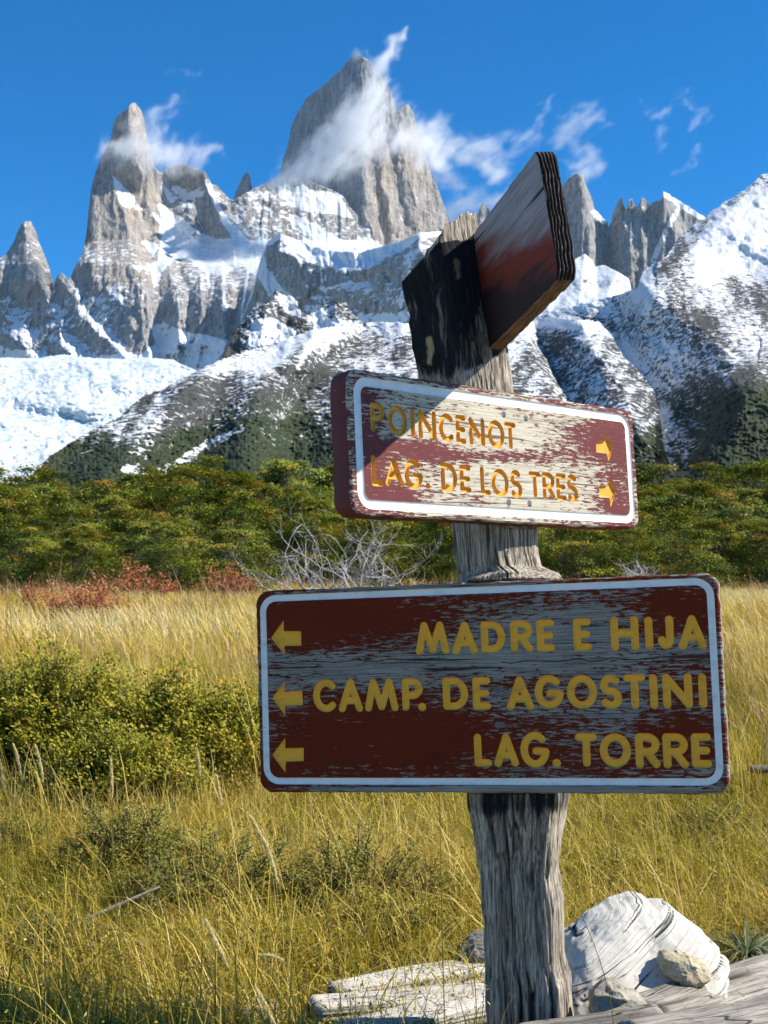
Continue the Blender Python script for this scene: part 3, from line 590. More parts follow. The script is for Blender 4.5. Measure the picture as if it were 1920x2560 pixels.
def cdt(polys_, extra=()):
    V, E = [], []
    for p in polys_:
        k = len(V); V += [Vector((float(q[0]), float(q[1]))) for q in p]; E += [(k + i, k + (i + 1) % len(p)) for i in range(len(p))]
    V += [Vector(q) for q in extra]
    r = delaunay_2d_cdt(V, E, [], 0, 1e-6)
    return np.array([(v.x, v.y) for v in r[0]]), np.array([tuple(f) for f in r[2]])
def groove(name, sk, r, depth, mat, parent, wall=0.4, rings=(1.0, .8, .6, .3)):
    ps = []
    for st in sk:
        for i in range(len(st) - 1):
            for k in rings: ps.append(capsule(st[i], st[i + 1], r * k, 7 if k > .5 else 4))
    V, T = cdt(ps)
    c = V[T].mean(1); T = T[sdist(c, sk) < r * 0.9995]
    d = sdist(V, sk); z = -depth * np.clip((r - d) / (wall * r), 0, 1) ** 0.75
    z[d > r * .997] = 0
    return mesh(name, np.column_stack([V, z]), T.astype(np.int32), mat, parent)
def outline_of(sk, r): return [capsule(st[i], st[i + 1], r) for st in sk for i in range(len(st) - 1)]
def rrect(w, h, rad, n=8, cx=0, cy=0):
    o = []
    for sx, sy, a0 in ((1, 1, 0), (-1, 1, 90), (-1, -1, 180), (1, -1, 270)):
        for i in range(n + 1):
            a = R(a0 + 90 * i / n); o.append((cx + sx * (w / 2 - rad) + rad * math.cos(a), cy + sy * (h / 2 - rad) + rad * math.sin(a)))
    return o
def inset(poly, k):
    c = np.mean(poly, 0); return [tuple(c + (np.array(p) - c) * k) for p in poly]

def mat_board(name, paint, wood, dark, peel, spots, gstr):
    g = NG(name); o = g.obj; xy = g.xyz(o)
    fine = g.noise(g.vscale(o, (34, 190, 80)), 1.0, 6, 0.74, 0.35)
    mid = g.noise(g.vscale(o, (5, 22, 9)), 1.0, 4, 0.6, 0.4)
    v = g.math('ADD', g.math('MULTIPLY', fine, 0.70), g.math('MULTIPLY', mid, 0.30))
    for s_ in spots: v = g.math('ADD', v, g.spot(xy, *s_))
    v = g.math('SUBTRACT', v, g.math('MULTIPLY', g.mr(xy[2], -0.007, -0.004, 1.0, 0.0), gstr))
    m = g.mr(v, peel - 0.006, peel + 0.006)                      # 1 = bare wood
    lines = g.noise(g.vscale(o, (7, 330, 60)), 1.0, 4, 0.7)
    ck = g.mr(g.noise(g.vscale(o, (3.5, 140, 30)), 1.0, 3, 0.6, 0.3), 0.36, 0.43)
    wcol = g.mix(g.mr(lines, 0.3, 0.7), dark, wood)
    wcol = g.mix(g.math('SUBTRACT', 1.0, ck), wcol, tuple(x * 0.35 for x in dark))
    pn = g.noise(g.vscale(o, (6, 14, 8)), 1.0, 4)
    pcol = g.mix(pn, tuple(x * 0.75 for x in paint), tuple(x * 1.25 for x in paint))
    pcol = g.mix(g.math('MULTIPLY', g.mr(lines, 0.55, 0.75), 0.07), pcol, wood)
    col = g.mix(m, pcol, wcol)
    hgt = g.math('ADD', g.math('MULTIPLY', g.math('SUBTRACT', 1.0, m), 0.6), g.math('MULTIPLY', g.math('MULTIPLY', lines, ck), 0.5))
    return g.done(g.pbr(col, g.mix(m, (0.62,) * 3, (0.9,) * 3), g.bump(hgt, 0.55, 0.0016), 0.10))
def mat_flat(name, col, rough=0.6, dirt=0.25, spec=0.3):
    g = NG(name); n = g.noise(g.vscale(g.obj, (18, 40, 18)), 1.0, 6, 0.7); n2 = g.noise(g.vscale(g.obj, (60, 200, 60)), 1.0, 4, 0.7)
    c = g.mix(g.math('MULTIPLY', g.mr(n, 0.45, 0.72), dirt), col, tuple(x * 0.45 for x in col))
    c = g.mix(g.math('MULTIPLY', g.mr(g.math('ADD', g.math('MULTIPLY', n2, .6), g.math('MULTIPLY', n, .4)), 0.60, 0.62), min(1, dirt * 1.8)), c, tuple(x * 0.35 + 0.04 for x in col))
    return g.done(g.pbr(c, rough, g.bump(n2, 0.25, 0.001), spec))
YEL = mat_flat('yellow_paint', (0.72, 0.36, 0.04), 0.55, 0.35); YELS = mat_flat('yellow_paint_shade_lifted', (1.0, 0.47, 0.04), 0.6, 0.32)  # second yellow is brightened to offset the shade on the lower board
WHT = mat_flat('white_paint', (0.80, 0.80, 0.80), 0.55, 0.28); WHTS = mat_flat('worn_white_paint', (0.88, 0.87, 0.85), 0.6, 0.3)  # second white, for the lower board: worn, and lifted against its shade
STEEL = mat_flat('dull_steel', (0.16, 0.15, 0.15), 0.5, 0.5, 0.5); BLK = mat_flat('crack_dark', (0.02, 0.017, 0.015), 0.9, 0.2)
BU = mat_board('peeling_board_paint_bleached', (0.155, 0.042, 0.042), (0.66, 0.60, 0.48), (0.40, 0.35, 0.26), 0.463,
               [(0.36, 0.07, 0.11, 0.09, -.16), (0.37, -0.10, 0.09, 0.07, -.12), (-0.26, -0.002, 0.14, 0.022, -.14), (0.0, -0.003, 0.16, 0.018, -.10), (-0.33, -0.105, 0.10, 0.03, -.12), (-0.41, 0.0, 0.05, 0.12, -.12), (-0.05, 0.05, 0.2, 0.05, .07), (0.05, -0.06, 0.22, 0.05, .07), (0.17, 0.03, 0.1, 0.02, -.06), (0.0, 0.138, 0.4, 0.012, -.05)], .13)
BL = mat_board('peeling_board_paint_grey', (0.155, 0.020, 0.006), (0.40, 0.365, 0.315), (0.15, 0.135, 0.115), 0.512,
               [(-0.32, 0.16, 0.22, 0.06, -.16), (-0.2, -0.11, 0.25, 0.07, -.14), (-0.25, 0.055, 0.26, 0.035, .09), (0.2, 0.07, 0.3, 0.06, .09), (0.40, 0.13, 0.1, 0.06, -.09), (0.17, 0.13, 0.12, 0.05, .07), (0.25, -0.06, 0.3, 0.03, .05), (0.1, -0.216, 0.5, 0.008, .2), (-0.2, 0.218, 0.25, 0.006, .2), (0.43, -0.09, 0.08, 0.06, -.09), (-0.48, -0.2, 0.1, 0.05, -.1)], -.14)

post_root = empty('signpost', tuple(at(1325, 2620, 2.95)))
tag(post_root, 'weathered wooden signpost carrying three peeling brown trail boards', 'signpost')
def child_at(ob, M):
    ob.parent = post_root; ob.matrix_basis = Matrix.Translation(-post_root.location) @ M
def basis(o, ex, ey, n):
    """board axes: x along, y up, z out of the face"""
    m = Matrix.Identity(4); ez = [-v for v in n]
    for i, v in enumerate((ex, ey, ez)):
        wv = c2d(np.array(v))
        for k in range(3): m[k][i] = wv[k]
    p = c2w(np.array(o))
    for k in range(3): m[k][3] = p[k]
    return m
def sign_board(label, M, W, H, rad, T, letters, arrows, border, screws, stroke, depth, mat, ymat, wmat, cracks=()):
    holes, root = [], None
    bo = rrect(*border[:2], border[2], 8, 0, border[4]); bsk = [bo + [bo[0]]]; br = border[3] / 2
    lets = []
    for ch, x0, x1, y0, y1 in letters:
        r = stroke / 2
        if ch == '.': sk = [[((x0 + x1) / 2, (y0 + y1) / 2), ((x0 + x1) / 2 + 1e-4, (y0 + y1) / 2)]]; r = stroke * .56
        else:
            sk = [[(x0 + r + (x1 - x0 - 2 * r) * p[0] if x1 - x0 > 2.4 * r else (x0 + x1) / 2, y0 + r + (y1 - y0 - 2 * r) * p[1]) for p in st] for st in GL[ch]]
        lets.append((sk, r))
    allsk = [(s, r) for s, r in lets] + [(bsk, br)] + [([list(c)], .0009) for c in cracks]
    # front face with the routed shapes left open
    N = 90; out = []
    for (x, y) in rrect(W, H, rad, 10): out.append((x, y))
    pts = []
    for i in range(len(out)):
        a, b = np.array(out[i]), np.array(out[(i + 1) % len(out)]); n = max(1, int(np.linalg.norm(b - a) / .012))
        for k in range(n): pts.append(a + (b - a) * k / n)
    pts = np.array(pts); nrm = pts - np.clip(pts, [-W / 2 + rad, -H / 2 + rad], [W / 2 - rad, H / 2 - rad]); nrm = nrm / (np.linalg.norm(nrm, axis=1)[:, None] + 1e-9)
    pts = pts + nrm * (0.0012 * vnoise(pts[:, 0] * 40, pts[:, 1] * 40, 0, 3) + .001 * vnoise(pts[:, 0] * 140, pts[:, 1] * 140, 0, 4))[:, None]
    bev = .005
    front = pts - nrm * bev
    ps = [front.tolist()]
    for sk, r in allsk: ps += outline_of(sk, r)
    for a in arrows: ps.append(a)
    V, Tn = cdt(ps); c = V[Tn].mean(1)
    keep = np.ones(len(Tn), bool)
    for sk, r in allsk: keep &= ~(sdist(c, sk) < r * .9995)
    for a in arrows: keep &= ~pt_in_poly(c[:, 0], c[:, 1], a)
    Tn = Tn[keep]
    V3 = [np.column_stack([V, np.zeros(len(V))])]; Fs = [Tn.astype(np.int32)]; k = len(V); n = len(pts); prev = None
    for off, z in ((-bev, 0), (-bev * .35, -bev * .25), (0, -bev), (0, -T + bev), (-bev, -T)):
        ring = pts + nrm * off; V3.append(np.column_stack([ring, np.full(n, z)])); cur = k + np.arange(n); k += n
        if prev is not None: Fs.append(np.stack([prev, cur, np.roll(cur, -1), np.roll(prev, -1)], 1).astype(np.int32))
        prev = cur
    V3.append(np.array([[0, 0, -T]])); Fs.append(np.stack([prev, np.full(n, k), np.roll(prev, -1)], 1).astype(np.int32))
    bd = mesh('sign_board', np.concatenate(V3), Fs, mat); child_at(bd, M); bd['label'] = label
    for sk, r in lets: groove('letter', sk, r, depth, ymat, bd)
    groove('border_line', bsk, br, depth * .45, wmat, bd, .35)
    for c_ in cracks: groove('crack', [list(c_)], .0009, .004, BLK, bd)
    for a in arrows:
        ext = []
        for q in range(len(a)):
            p0, p1 = np.array(a[q]), np.array(a[(q + 1) % len(a)]); tt = p1 - p0; ln_ = np.linalg.norm(tt); nn_ = np.array([-tt[1], tt[0]]) / ln_
            for of in (.0012, .0026, .005, .009):
                for u_ in np.arange(.0015, ln_, .0022):
                    for sg in (1, -1): ext.append(p0 + tt * u_ / ln_ + nn_ * of * sg)
        ext = np.array(ext); dd_ = sdist(ext, [a + [a[0]]]); ok = pt_in_poly(ext[:, 0], ext[:, 1], a) & (np.min(np.abs(dd_[:, None] - np.array([.0012, .0026, .005, .009])), axis=1) < 1e-4)
        V, Tn = cdt([a], ext[ok].tolist()); c = V[Tn].mean(1); Tn = Tn[pt_in_poly(c[:, 0], c[:, 1], a)]
        d = sdist(V, [a + [a[0]]]); z = -depth * np.clip(d / .0026, 0, 1) ** .8; z[d < 1e-5] = 0
        # inner outline vertices lie a couple of millimetres in
        mesh('arrow', np.column_stack([V, z]), Tn.astype(np.int32), ymat, bd)
    for (x, y) in screws:
        r = .0074; vv = [(x, y, .0016)]; ff = []
        for q, (rr, zz) in enumerate(((r * .35, .0015), (r * .8, .0012), (r, .0002), (r, -.003))):
            for i in range(16):
                a = 2 * math.pi * i / 16; slot = .0011 if (q == 0 or q == 1) and i % 4 == 0 else 0
                vv.append((x + rr * math.cos(a), y + rr * math.sin(a), zz - slot))
        for i in range(16):
            ff.append((0, 1 + i, 1 + (i + 1) % 16))
            for q in range(3): ff.append((1 + q * 16 + i, 1 + (q + 1) * 16 + i, 1 + (q + 1) * 16 + (i + 1) % 16, 1 + q * 16 + (i + 1) % 16))
        mesh('screw', vv, ff, STEEL, bd)
    return bd
UL = [('P',-0.3985,-0.3608,0.0225,0.0805),('O',-0.3520,-0.2989,0.0194,0.0804),('I',-0.2909,-0.2774,0.0212,0.0779),('N',-0.2682,-0.2170,0.0179,0.0785),('C',-0.2096,-0.1651,0.0171,0.0774),('E',-0.1597,-0.1293,0.0170,0.0771),('N',-0.1199,-0.0714,0.0166,0.0762),('O',-0.0624,-0.0096,0.0155,0.0763),('T',-0.0086,0.0284,0.0169,0.0756),('L',-0.4019,-0.3709,-0.0842,-0.0233),('A',-0.3654,-0.3164,-0.0818,-0.0248),('G',-0.3137,-0.2619,-0.0854,-0.0244),('.',-0.2565,-0.2414,-0.0838,-0.0694),('D',-0.2106,-0.1628,-0.0858,-0.0254),('E',-0.1551,-0.1215,-0.0845,-0.0271),('L',-0.0930,-0.0622,-0.0869,-0.0266),('O',-0.0590,-0.0041,-0.0879,-0.0279),('S',0.0008,0.0388,-0.0889,-0.0270),('T',0.0626,0.1014,-0.0847,-0.0272),('R',0.1076,0.1495,-0.0861,-0.0263),('E',0.1548,0.1890,-0.0872,-0.0261),('S',0.1915,0.2303,-0.0891,-0.0257)]
UA = [[(0.3706, 0.0418), (0.3484, 0.0815), (0.3445, 0.0610), (0.3080, 0.057), (0.3065, 0.0315), (0.3454, 0.0305), (0.3495, 0.0128)], [(0.3719, -0.0569), (0.3487, -0.0223), (0.3439, -0.0434), (0.3085, -0.0478), (0.3085, -0.0723), (0.3457, -0.0731), (0.3473, -0.0945)]]
MU = basis([0.26696, -0.11861, 2.83037], [0.73068, 0.03855, 0.68163], [-0.04411, -0.99365, 0.10348], [-0.68130, 0.10568, 0.72434])
sign_board('upper board reading POINCENOT and LAG. DE LOS TRES, half in sun', MU, .9114, .2848, .030, .055, UL, UA, (.862, .240, .026, .0185, -.0005), [(-0.0075, 0.0915), (0.0643, 0.089), (-0.0066, -0.0985), (0.0607, -0.0985)], .0118, .0062, BU, YEL, WHT)
LL = [('M',-0.1371,-0.0619,0.0714,0.1429),('A',-0.0553,0.0007,0.0696,0.1406),('D',0.0083,0.0617,0.0713,0.1396),('R',0.0726,0.1208,0.0713,0.1392),('E',0.1288,0.1670,0.0716,0.1391),('E',0.2065,0.2441,0.0711,0.1397),('H',0.2845,0.3423,0.0689,0.1409),('I',0.3552,0.3713,0.0707,0.1383),('J',0.3805,0.4137,0.0698,0.1393),('A',0.4224,0.4790,0.0684,0.1385),('C',-0.3768,-0.3208,-0.0489,0.0232),('A',-0.3173,-0.2610,-0.0496,0.0237),('M',-0.2568,-0.1801,-0.0489,0.0223),('P',-0.1716,-0.1246,-0.0482,0.0216),('.',-0.1356,-0.1188,-0.0485,-0.0325),('D',-0.0802,-0.0241,-0.0478,0.0213),('E',-0.0143,0.0245,-0.0486,0.0211),('A',0.0587,0.1174,-0.0512,0.0210),('G',0.1197,0.1815,-0.0489,0.0228),('O',0.1877,0.2511,-0.0498,0.0214),('S',0.2565,0.3027,-0.0506,0.0211),('T',0.3061,0.3509,-0.0512,0.0207),('I',0.3594,0.3745,-0.0517,0.0199),('N',0.3852,0.4448,-0.0509,0.0205),('I',0.4561,0.4745,-0.0509,0.0194),('L',-0.0156,0.0224,-0.1682,-0.0984),('A',0.0275,0.0805,-0.1683,-0.0988),('G',0.0844,0.1463,-0.1708,-0.0953),('.',0.1530,0.1672,-0.1677,-0.1539),('T',0.2006,0.2463,-0.1684,-0.0993),('O',0.2509,0.3153,-0.1700,-0.0998),('R',0.3238,0.3738,-0.1716,-0.1003),('R',0.3798,0.4306,-0.1722,-0.1007),('E',0.4366,0.4765,-0.1710,-0.1011)]
LA = [[(-0.4729, 0.1184), (-0.4422, 0.1566), (-0.4421, 0.1326), (-0.4011, 0.1313), (-0.4013, 0.0988), (-0.4411, 0.0992), (-0.4417, 0.0782)], [(-0.4734, -0.0158), (-0.4425, 0.0208), (-0.4431, -0.0024), (-0.4018, -0.0005), (-0.4013, -0.0328), (-0.4428, -0.0335), (-0.4441, -0.056)], [(-0.4766, -0.1415), (-0.4447, -0.1038), (-0.4453, -0.1268), (-0.4017, -0.126), (-0.4026, -0.1558), (-0.445, -0.1567), (-0.446, -0.1816)]]
ML = basis([0.20299, 0.37431, 2.82167], [0.95751, -0.05556, -0.28301], [-0.03116, -0.99545, 0.09001], [0.28672, 0.07737, 0.95489])
def wob(x0, x1, y, s, n=14): return [(x0 + (x1 - x0) * i / n, y + .0025 * math.sin(i * 1.7 + s) + .0015 * math.sin(i * 3.9 + s * 2)) for i in range(n + 1)]
sign_board('large lower board reading MADRE E HIJA, CAMP. DE AGOSTINI and LAG. TORRE', ML, 1.0168, .4474, .030, .055, LL, LA, (.982, .4055, .030, .0145, .0038), [(0.0411, 0.1704), (0.1096, 0.168), (0.0410, -0.0070), (0.0386, -0.0805)], .0162, .0042, BL, YELS, WHTS,
           [wob(-.478, -.12, .062, 1), wob(-.478, -.35, .0335, 2, 8), wob(.05, .38, .052, 3), wob(-.47, -.405, .1005, 4, 5)] [:3])

# arrow board, seen almost end-on: it points towards the camera
d1 = np.array([173 - 960, 1926 - 1280, 3300.]); d1 /= np.linalg.norm(d1)
Pn = np.array([(1344 - 960) / F, (369 - 1280) / F, 1.0])
d2 = np.array([.168, 1, 0]) ; d2 = d2 - Pn * ((d2 @ d1) / (Pn @ d1)); d2 /= np.linalg.norm(d2)
d3 = np.cross(d1, d2); d3 = d3 if d3[0] > 0 else -d3
AH, AL, AT = .2675, .66, .038
A0 = Pn * 2.548                                            # upper near corner of the face turned to us
def mat_arrow_board():
    g = NG('old_board_back'); o = g.obj; x = g.xyz(o)       # x: away from the near end, y: down, z: thickness
    ln = g.noise(g.vscale(o, (5, 220, 60)), 1.0, 5, 0.7); md = g.noise(g.vscale(o, (3, 14, 8)), 1.0, 4)
    grey = g.mix(g.mr(ln, .3, .7), (0.22, 0.19, 0.195), (0.46, 0.42, 0.43))
    red = g.mix(md, (0.14, 0.016, 0.007), (0.30, 0.045, 0.016))
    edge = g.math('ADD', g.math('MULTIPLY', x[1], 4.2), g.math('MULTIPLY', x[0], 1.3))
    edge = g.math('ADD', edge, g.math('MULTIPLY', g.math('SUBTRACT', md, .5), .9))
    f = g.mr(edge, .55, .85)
    f2 = g.math('MULTIPLY', g.mr(edge, .95, 1.18), 0.93)  # blackens the lower end by the post: deep shade painted into the colour
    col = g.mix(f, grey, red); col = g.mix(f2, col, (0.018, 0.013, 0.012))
    ck = g.mr(g.noise(g.vscale(o, (2.2, 70, 20)), 1.0, 2, .5, .3), .33, .40)
    col = g.mix(g.math('SUBTRACT', 1.0, ck), col, (0.03, 0.025, 0.025))
    # end grain and under edge: bare dark wood
    return g.done(g.pbr(col, .75, g.bump(g.math('MULTIPLY', ln, ck), .6, .0022), .25))
def mat_endgrain():
    g = NG('dark_end_grain'); o = g.obj; n = g.noise(g.vscale(o, (40, 300, 500)), 1.0, 4, .7); w_ = g.attr('ring')
    col = g.ramp(g.math('ADD', g.math('MULTIPLY', w_, .75), g.math('MULTIPLY', n, .25)), [(.2, (0.012, 0.010, 0.009)), (.6, (0.05, 0.04, 0.035)), (.9, (0.20, 0.165, 0.14))])
    return g.done(g.pbr(col, .9, g.bump(n, .8, .001), .15))
def mat_edge():
    g = NG('bare_edge_wood'); o = g.obj; n = g.noise(g.vscale(o, (6, 120, 160)), 1.0, 5, .7); x = g.xyz(o)
    col = g.mix(g.mr(n, .35, .7), (0.06, 0.04, 0.028), (0.30, 0.20, 0.13))
    return g.done(g.pbr(col, .85, g.bump(n, .7, .002), .2))
MA = Matrix.Identity(4)
for i, v in enumerate((d1, d2, d3)):
    wv = c2d(v)
    for k in range(3): MA[k][i] = wv[k]
for k in range(3): MA[k][3] = c2w(A0)[k]
# outline in the x/y plane with rounded corners
ol = [(p[0] + AL / 2, p[1] + AH / 2) for p in rrect(AL, AH, .026, 8)]
pp = []
for i in range(len(ol)):
    a, b = np.array(ol[i]), np.array(ol[(i + 1) % len(ol)]); n = max(1, int(np.linalg.norm(b - a) / .006))
    for k in range(n): pp.append(a + (b - a) * k / n)
pp = np.array(pp); n = len(pp)
ctr = np.clip(pp, [.026, .026], [AL - .026, AH - .026]); nr_ = pp - ctr; nr_ /= np.linalg.norm(nr_, axis=1)[:, None] + 1e-9
pp = pp + nr_ * (.0016 * vnoise(pp[:, 0] * 60, pp[:, 1] * 60, 0, 2))[:, None]
bow = lambda q: .006 * ((q[:, 1] - AH / 2) / (AH / 2)) ** 2 * 0
V_, T_ = cdt([(pp - nr_ * .003).tolist()]); c_ = V_[T_].mean(1); T_ = T_[pt_in_poly(c_[:, 0], c_[:, 1], (pp - nr_ * .003).tolist())]
ab = mesh('sign_board', np.concatenate([np.column_stack([V_, np.zeros(len(V_))]), np.column_stack([V_, np.full(len(V_), AT)])]), [T_.astype(np.int32), (T_[:, ::-1] + len(V_)).astype(np.int32)], mat_arrow_board())
ab['label'] = 'topmost board seen almost end-on, grey and red-brown with dark end grain'
child_at(ab, MA)
zs = np.linspace(0, AT, 40); rows = []; ringa = []
for k, z in enumerate(zs):
    e = min(z, AT - z); off = -.003 * (1 - min(1, e / .004)) ** 2
    endm = np.clip(-nr_[:, 0], 0, 1)                                   # the near end
    ph = z / AT * 5.2 + .5 * fbm(pp[:, 1] * 9, 0 * pp[:, 1], .3, 2, 5) + 1.3 * ((pp[:, 1] / AH) ** 2) + .35 * vnoise(pp[:, 1] * 40, z * 60, 0, 6)
    ring = (.5 + .5 * np.cos(ph * 2 * math.pi)) * (.75 + .5 * vnoise(pp[:, 1] * 300, z * 900, 0, 4))
    rows.append(np.column_stack([pp + nr_ * (off - endm * .004 * (1 - np.clip(ring, 0, 1)))[:, None], np.full(n, z)])); ringa.append(np.where(endm > .2, ring, .5))
gf = grid_faces(len(zs), n, True); endf = (np.clip(-nr_[:, 0], 0, 1) > .35)
isend = endf[gf[:, 0] % n]
VV = np.concatenate(rows); RA = np.concatenate(ringa)
mesh('end_grain', VV, gf[isend].astype(np.int32), mat_endgrain(), ab, {'ring': RA})
mesh('board_edge', VV, gf[~isend].astype(np.int32), mat_edge(), ab, {'ring': RA})

# the post: a split log, squared where the boards sit
PL = [(537, 1000), (681, 1027), (704, 1022), (760, 1029), (817, 1032), (890, 1042), (942, 1049), (1100, 1092), (1313, 1131), (1386, 1139), (1440, 1147), (1480, 1150), (1990, 1168), (2023, 1172), (2078, 1183), (2178, 1199), (2328, 1208), (2439, 1213), (2560, 1219), (2700, 1224)]
PR = [(537, 1192), (568, 1196), (700, 1226), (838, 1258), (881, 1270), (960, 1278), (1100, 1300), (1323, 1342), (1382, 1344), (1415, 1352), (1426, 1376), (1432, 1392), (1700, 1410), (1990, 1427), (2045, 1419), (2106, 1410), (2173, 1400), (2250, 1413), (2384, 1416), (2439, 1429), (2545, 1437), (2700, 1446)]
def mat_post():
    g = NG('weathered_post_wood'); o = g.obj
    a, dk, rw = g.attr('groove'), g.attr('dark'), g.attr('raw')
    ln = g.noise(g.vscale(o, (110, 110, 7)), 1.0, 6, .7, .3); md = g.noise(g.vscale(o, (22, 22, 3)), 1.0, 4, .6)
    fb = g.noise(g.vscale(o, (260, 260, 14)), 1.0, 3, .7, .2); ln = g.math('ADD', g.math('MULTIPLY', ln, .55), g.math('MULTIPLY', fb, .45)); col = g.mix(g.mr(ln, .38, .62), (0.085, 0.071, 0.054), (0.58, 0.495, 0.39))
    col = g.mix(g.math('MULTIPLY', g.mr(md, .5, .68), .5), col, (0.11, 0.09, 0.07))
    col = g.mix(a, col, (0.025, 0.022, 0.02))
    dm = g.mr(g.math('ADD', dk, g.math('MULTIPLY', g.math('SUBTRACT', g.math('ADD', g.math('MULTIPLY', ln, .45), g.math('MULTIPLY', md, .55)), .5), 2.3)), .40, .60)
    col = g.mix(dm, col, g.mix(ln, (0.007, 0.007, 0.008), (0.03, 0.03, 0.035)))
    col = g.mix(rw, col, (0.52, 0.36, 0.19))
    return g.done(g.pbr(col, .9, g.bump(g.math('ADD', ln, g.math('MULTIPLY', md, .6)), .7, .004), .12))
na, nh = 300, 620
pyr = np.linspace(2700, 545, nh)
lx = np.interp(pyr, [p[0] for p in PL], [p[1] for p in PL]); rx = np.interp(pyr, [p[0] for p in PR], [p[1] for p in PR])
PD = 2.945
alpha = R(1) * np.interp(pyr, [400, 1300, 1428, 1445, 1600, 2700], [38, 40, 40, 8, -15, -18])
th = np.linspace(0, 2 * math.pi, na, endpoint=False)
cen = at((lx + rx) / 2, pyr, PD); hw = (rx - lx) / 2 / F * PD
POS, GR, DK, RW, UU = [], [], [], [], []
for j in range(nh):
    t_ = th
    u = t_ - alpha[j]; rr = (np.abs(np.cos(u)) ** 7 + np.abs(np.sin(u)) ** 7) ** (-1 / 7)
    rr = rr * (1 + (.05 if pyr[j] > 900 else .02) * vnoise(np.cos(t_) * 1.3, np.sin(t_) * 1.3, pyr[j] * .006, 4))
    dx = np.sin(t_) * rr; k = hw[j] / ((dx.max() - dx.min()) / 2); mid_ = (dx.max() + dx.min()) / 2
    fr = 26.0
    # long drying cracks plus fine grain
    cu, cv = np.cos(t_), np.sin(t_)
    wv = pyr[j] * .0013
    cr = np.abs(vnoise(cu * 5.5 + .4 * vnoise(cu * 3, cv * 3, pyr[j] * .01, 8), cv * 5.5, wv, 11)); cr = 1 - sstep(0, .10, cr)
    cr = cr * sstep(-.15, .25, vnoise(cu * 2, cv * 2, pyr[j] * .004, 13))
    fi = vnoise(cu * 19, cv * 19, pyr[j] * .008, 12); fi2 = vnoise(cu * 40, cv * 40, pyr[j] * .02, 15)
    sp = 1 - sstep(0, .16, np.abs(vnoise(cu * 13 + .5 * vnoise(cu * 6, cv * 6, pyr[j] * .012, 18), cv * 13, pyr[j] * .0028, 17))); sp = sp * sstep(-.3, .2, vnoise(cu * 5, cv * 5, pyr[j] * .006, 19))
    r_ = k * rr * (1 - .10 * cr - .05 * sp + .020 * fi + .018 * fi2 + .018 * vnoise(cu * 2.5, cv * 2.5, pyr[j] * .02, 14))
    POS.append(np.stack([cen[j, 0] - k * mid_ + np.sin(t_) * r_, cen[j, 1] - np.cos(t_) * r_, np.full(na, cen[j, 2])], -1))
    GR.append(np.clip(cr * .95 + .75 * sp + .25 * (fi < -.45), 0, 1))
POS = np.array(POS); GR = np.array(GR)
# slanting top: scale every column to the cut
cut = lambda P: np.interp(to_px(P)[0], [1015, 1022, 1029, 1095, 1145, 1179, 1190, 1196, 1230, 1290], [706, 700, 683, 611, 564, 540, 538, 566, 600, 640])
ztop = at(np.full(na, 1100.0), np.array([cut(POS[-1][i][None])[0] for i in range(na)]), PD)[:, 2] + .012 * vnoise(np.cos(th) * 6, np.sin(th) * 6, 0, 3)
zb, zt = POS[0, 0, 2], POS[-1, 0, 2]
sel = POS[:, :, 2]; s0 = at(1100.0, 960.0, PD)[2]
f_ = np.clip((sel - s0) / (zt - s0), 0, 1)
POS[:, :, 2] = np.where(sel > s0, s0 + f_ * (ztop[None, :] - s0), sel)
for Mb, Wb, Hb in ((MU, .9114, .2848), (ML, 1.0168, .4474)):
    m_ = np.array(Mb); q_ = (POS.reshape(-1, 3) - m_[:3, 3]) @ m_[:3, :3]; q_ = q_.reshape(nh, na, 3)
    lim = -.052 - .0 * q_[..., 0]; inside = (np.abs(q_[..., 1]) < Hb / 2 + .004) & (q_[..., 2] > lim)
    POS = POS - (np.where(inside, q_[..., 2] - lim, 0))[..., None] * m_[:3, 2]
px_, py_ = to_px(POS.reshape(-1, 3)); px_ = px_.reshape(nh, na); py_ = py_.reshape(nh, na)
fr_ = (np.cos(th) > -.2)[None, :]
edge_ = np.interp(py_, [540, 700, 860, 900, 950, 1000], [1330, 1330, 1330, 1235, 1150, 1080])  # limit of the dark head runs along the topmost board's shadow edge
DK = (sstep(30, -30, px_ - edge_)) * (1 - sstep(900, 1010, py_)) * .68 - .9 * (1 - sstep(-6, 14, py_ - np.interp(px_, [1020, 1095, 1120, 1150, 1190, 1210], [675, 600, 596, 592, 588, 590]))) + .55 * (1 - sstep(2010, 2085, py_)) * sstep(1900, 1960, py_)  # blackened head wood with board shade painted in; shade band below lower board
d_r, _ = polydist(px_, py_, [(1073, 850), (1076, 880), (1072, 905)]); RW = (1 - sstep(4, 12, d_r + 7 * fbm(px_ * .12, py_ * .04, 0, 3, 3))) * .9 * fr_
d_r2, _ = polydist(px_, py_, [(1140, 650), (1146, 690)]); RW = np.maximum(RW, .4 * (1 - sstep(2, 9, d_r2 + 6 * fbm(px_ * .15, py_ * .05, 0, 3, 4))) * fr_)
topc = POS[-1].mean(0)
Vp = np.concatenate([POS.reshape(-1, 3), topc[None]]) - np.array(post_root.location)
Fp = [grid_faces(nh, na, True).astype(np.int32), np.stack([(nh - 1) * na + np.arange(na), (nh - 1) * na + (np.arange(na) + 1) % na, np.full(na, nh * na)], 1).astype(np.int32)]
post = mesh('post', Vp, Fp, mat_post(), post_root, {'groove': np.append(GR.ravel(), .5), 'dark': np.append(DK.ravel(), 0), 'raw': np.append(RW.ravel(), 0)}, smooth=True)
